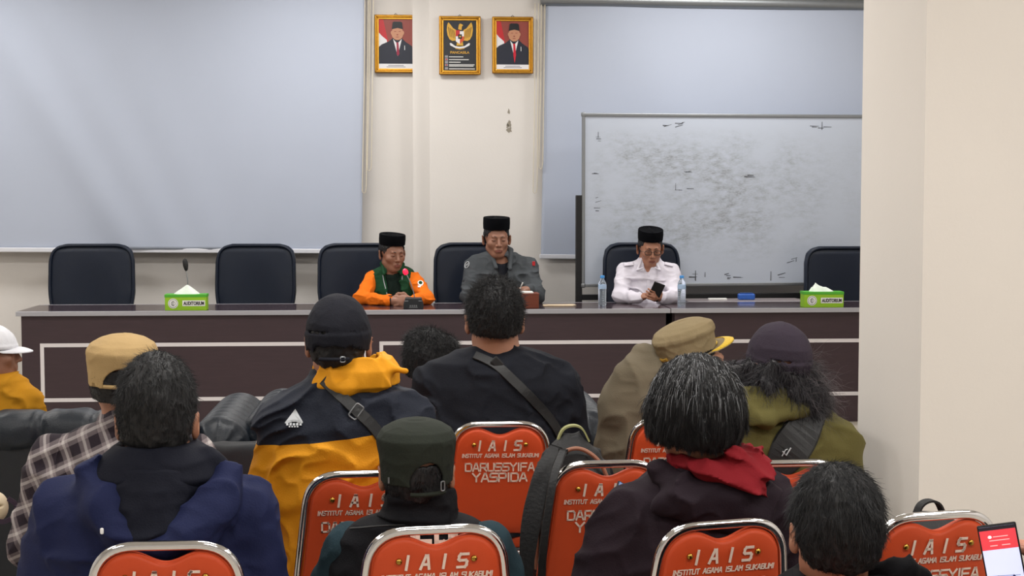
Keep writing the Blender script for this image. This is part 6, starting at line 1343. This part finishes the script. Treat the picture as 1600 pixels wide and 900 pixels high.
for pts in ([(975, 414), (990, 412)], [(1038, 412), (1052, 415)]): P.strap('epaulette', pts, .035, M['whites'], P.e, .004, .003)
P.strap('placket', [(1013, 430), (1013, 465)], .022, M['whites'], P.e, .003, .002); P.strap('pocket_flap', [(1022, 437), (1040, 437)], .02, M['whites'], P.e, .003, .002); P.strap('pocket_flap', [(986, 437), (1004, 437)], .02, M['whites'], P.e, .003, .002)
phone('black phone held up by the person in white shirt', P.root + J(1025, 456, -.285), rotm(math.pi - .1, -.35, -.38), .078, .135, mat('dim_phone_screen', '20242c', .2))

# ================================================================== phone and hand at the right edge
P = Person(1640, 800, 'person at the right edge, only the fingers holding a phone in view', AUD); J = P.J
w_ = J(1658, 905, .03)
P.head(J(1730, 640, -.15), 1.0, .2, -.1, neck=J(1730, 740, -.15)); sh_ = J(1680, 860, -.12); sh2 = J(1850, 860, -.12)
P.body.u(Stack(P.rows([(745, 1700, 1760, .06, -.15), (800, 1660, 1810, .10, -.15), (1000, 1665, 1810, .12, -.12), (1150, 1670, 1800, .12, -.10)])), .03)
P.limb((sh_, J(1650, 1020, -.05), w_), (.05, .042, .028)); P.limb((sh2, J(1860, 1020, -.05), J(1780, 1040, .2)), (.05, .042, .028)); P.hand(J(1780, 1040, .2), (0, 1, -.3), (0, -.3, -1), 1)
P.hand(w_, (-.62, .10, .62), (-.5, .1, -.75), -1, .95, 1.0)
hp = J(1740, 1160, -.08); hp[2] = .53; P.legs(hp); P.bake_body(.005, M['skin_c']); P.hair(num=3000, length=.02, seed=29)
S = Sdf(); S.u(Stack(P.rows([(755, 1685, 1775, .08, -.15), (800, 1650, 1820, .12, -.15), (1000, 1655, 1820, .14, -.12), (1150, 1660, 1810, .14, -.10)])), .02); P.limb((sh_, J(1650, 1020, -.05), J(1645, 940, -.0)), (.065, .055, .04), S); P.limb((sh2, J(1860, 1020, -.05), J(1800, 1038, .15)), (.065, .055, .04), S); P.garment('jacket', S, M['vestb'], .007, folds(.01, (6, 6, 8), 151))
S_ = 800; scr = mat('lit_white_screen', 'c8cdf0', .2, emit='c9cef2', estr=.85); tl, tr = AT(1533, 808, S_), AT(1575, 816, S_)
ph = phone('phone with red banner and white page on its screen, held up at the right edge', AT(1568, 881, S_), rotm(-.40, -.05, -.20), .074, .158, scr)
def scrp(n, poly, m, o=-.0048): MB().prism([(a, b) for a, b in poly][::-1], (0, o, 0), (1, 0, 0), (0, 0, 1), (0, -.0003, 0)).build(n, m, ph)
scrp('red_banner', [(-.034, .030), (.034, .030), (.034, .068), (-.034, .068)], mat('screen_red', 'd23a44', .3, emit='d83c46', estr=.8))
scrp('status_bar', [(-.034, .068), (.034, .068), (.034, .075), (-.034, .075)], mat('screen_dark', '2a2030', .3))
wm_ = mat('screen_white', 'ffffff', .3, emit='ffffff', estr=.9); scrp('banner_logo', circ(-.016, .055, .0035, .003, 12), wm_, -.0052)
for z_, a_, b_ in ((.054, -.010, .018), (.047, -.018, .020), (.037, -.018, -.004), (.037, .004, .020)): scrp('banner_text', [(a_, z_), (b_, z_), (b_, z_ + .0016), (a_, z_ + .0016)], mat('screen_pink', 'f0b0b0', .3, emit='f0b0b0', estr=.8), -.0052)
dk = mat('screen_figure', '2a2c58', .3, emit='2a2c58', estr=.5)
scrp('figure', [(-.022, -.06), (-.019, -.06), (-.014, -.045), (-.010, -.062), (-.006, -.062), (-.011, -.035), (-.010, -.026), (-.013, -.02), (-.017, -.026), (-.016, -.04)], dk, -.0052)
scrp('figure', [(.012, -.062), (.022, -.062), (.023, -.045), (.020, -.026), (.016, -.021), (.012, -.026), (.010, -.045)], dk, -.0052)
scrp('figure_line', [(-.034, -.0195), (.028, -.023), (.028, -.0238), (-.034, -.0203)], dk, -.0052)

# ================================================================== beige pouch at the left edge
c_ = AT(-6, 792, 520); e = empty('pouch', (c_[0], c_[1], c_[2] - .045), 'beige rounded pouch with dark slit and purple strap at the left edge', 'bag'); S = Sdf(); S.u(Ell((0, 0, .045), (.036, .03, .046)), .01); S.sub(Ell((0, -.03, .052), (.032, .02, .005)), .004); v, q = S.mesh(.003); np_mesh('bag_body', v, q, mat('beige_leather', 'c9b89c', .6), e)
sb = MB(); ribbon(sb, rounded([np.array(p) for p in ((-.01, -.03, .02), (.02, -.02, -.0), (.05, -.0, .01), (.06, .01, .05), (.035, .0, .07))], .03, 6), .014, .004, (0, 0, 1)); sb.build('strap', cl('purple_webbing', '3f3440'), e)
c0 = e.location; pk = MB(); pk.box((0, 0, (c0.z - .004) / 2), (.10, .10, c0.z - .004))
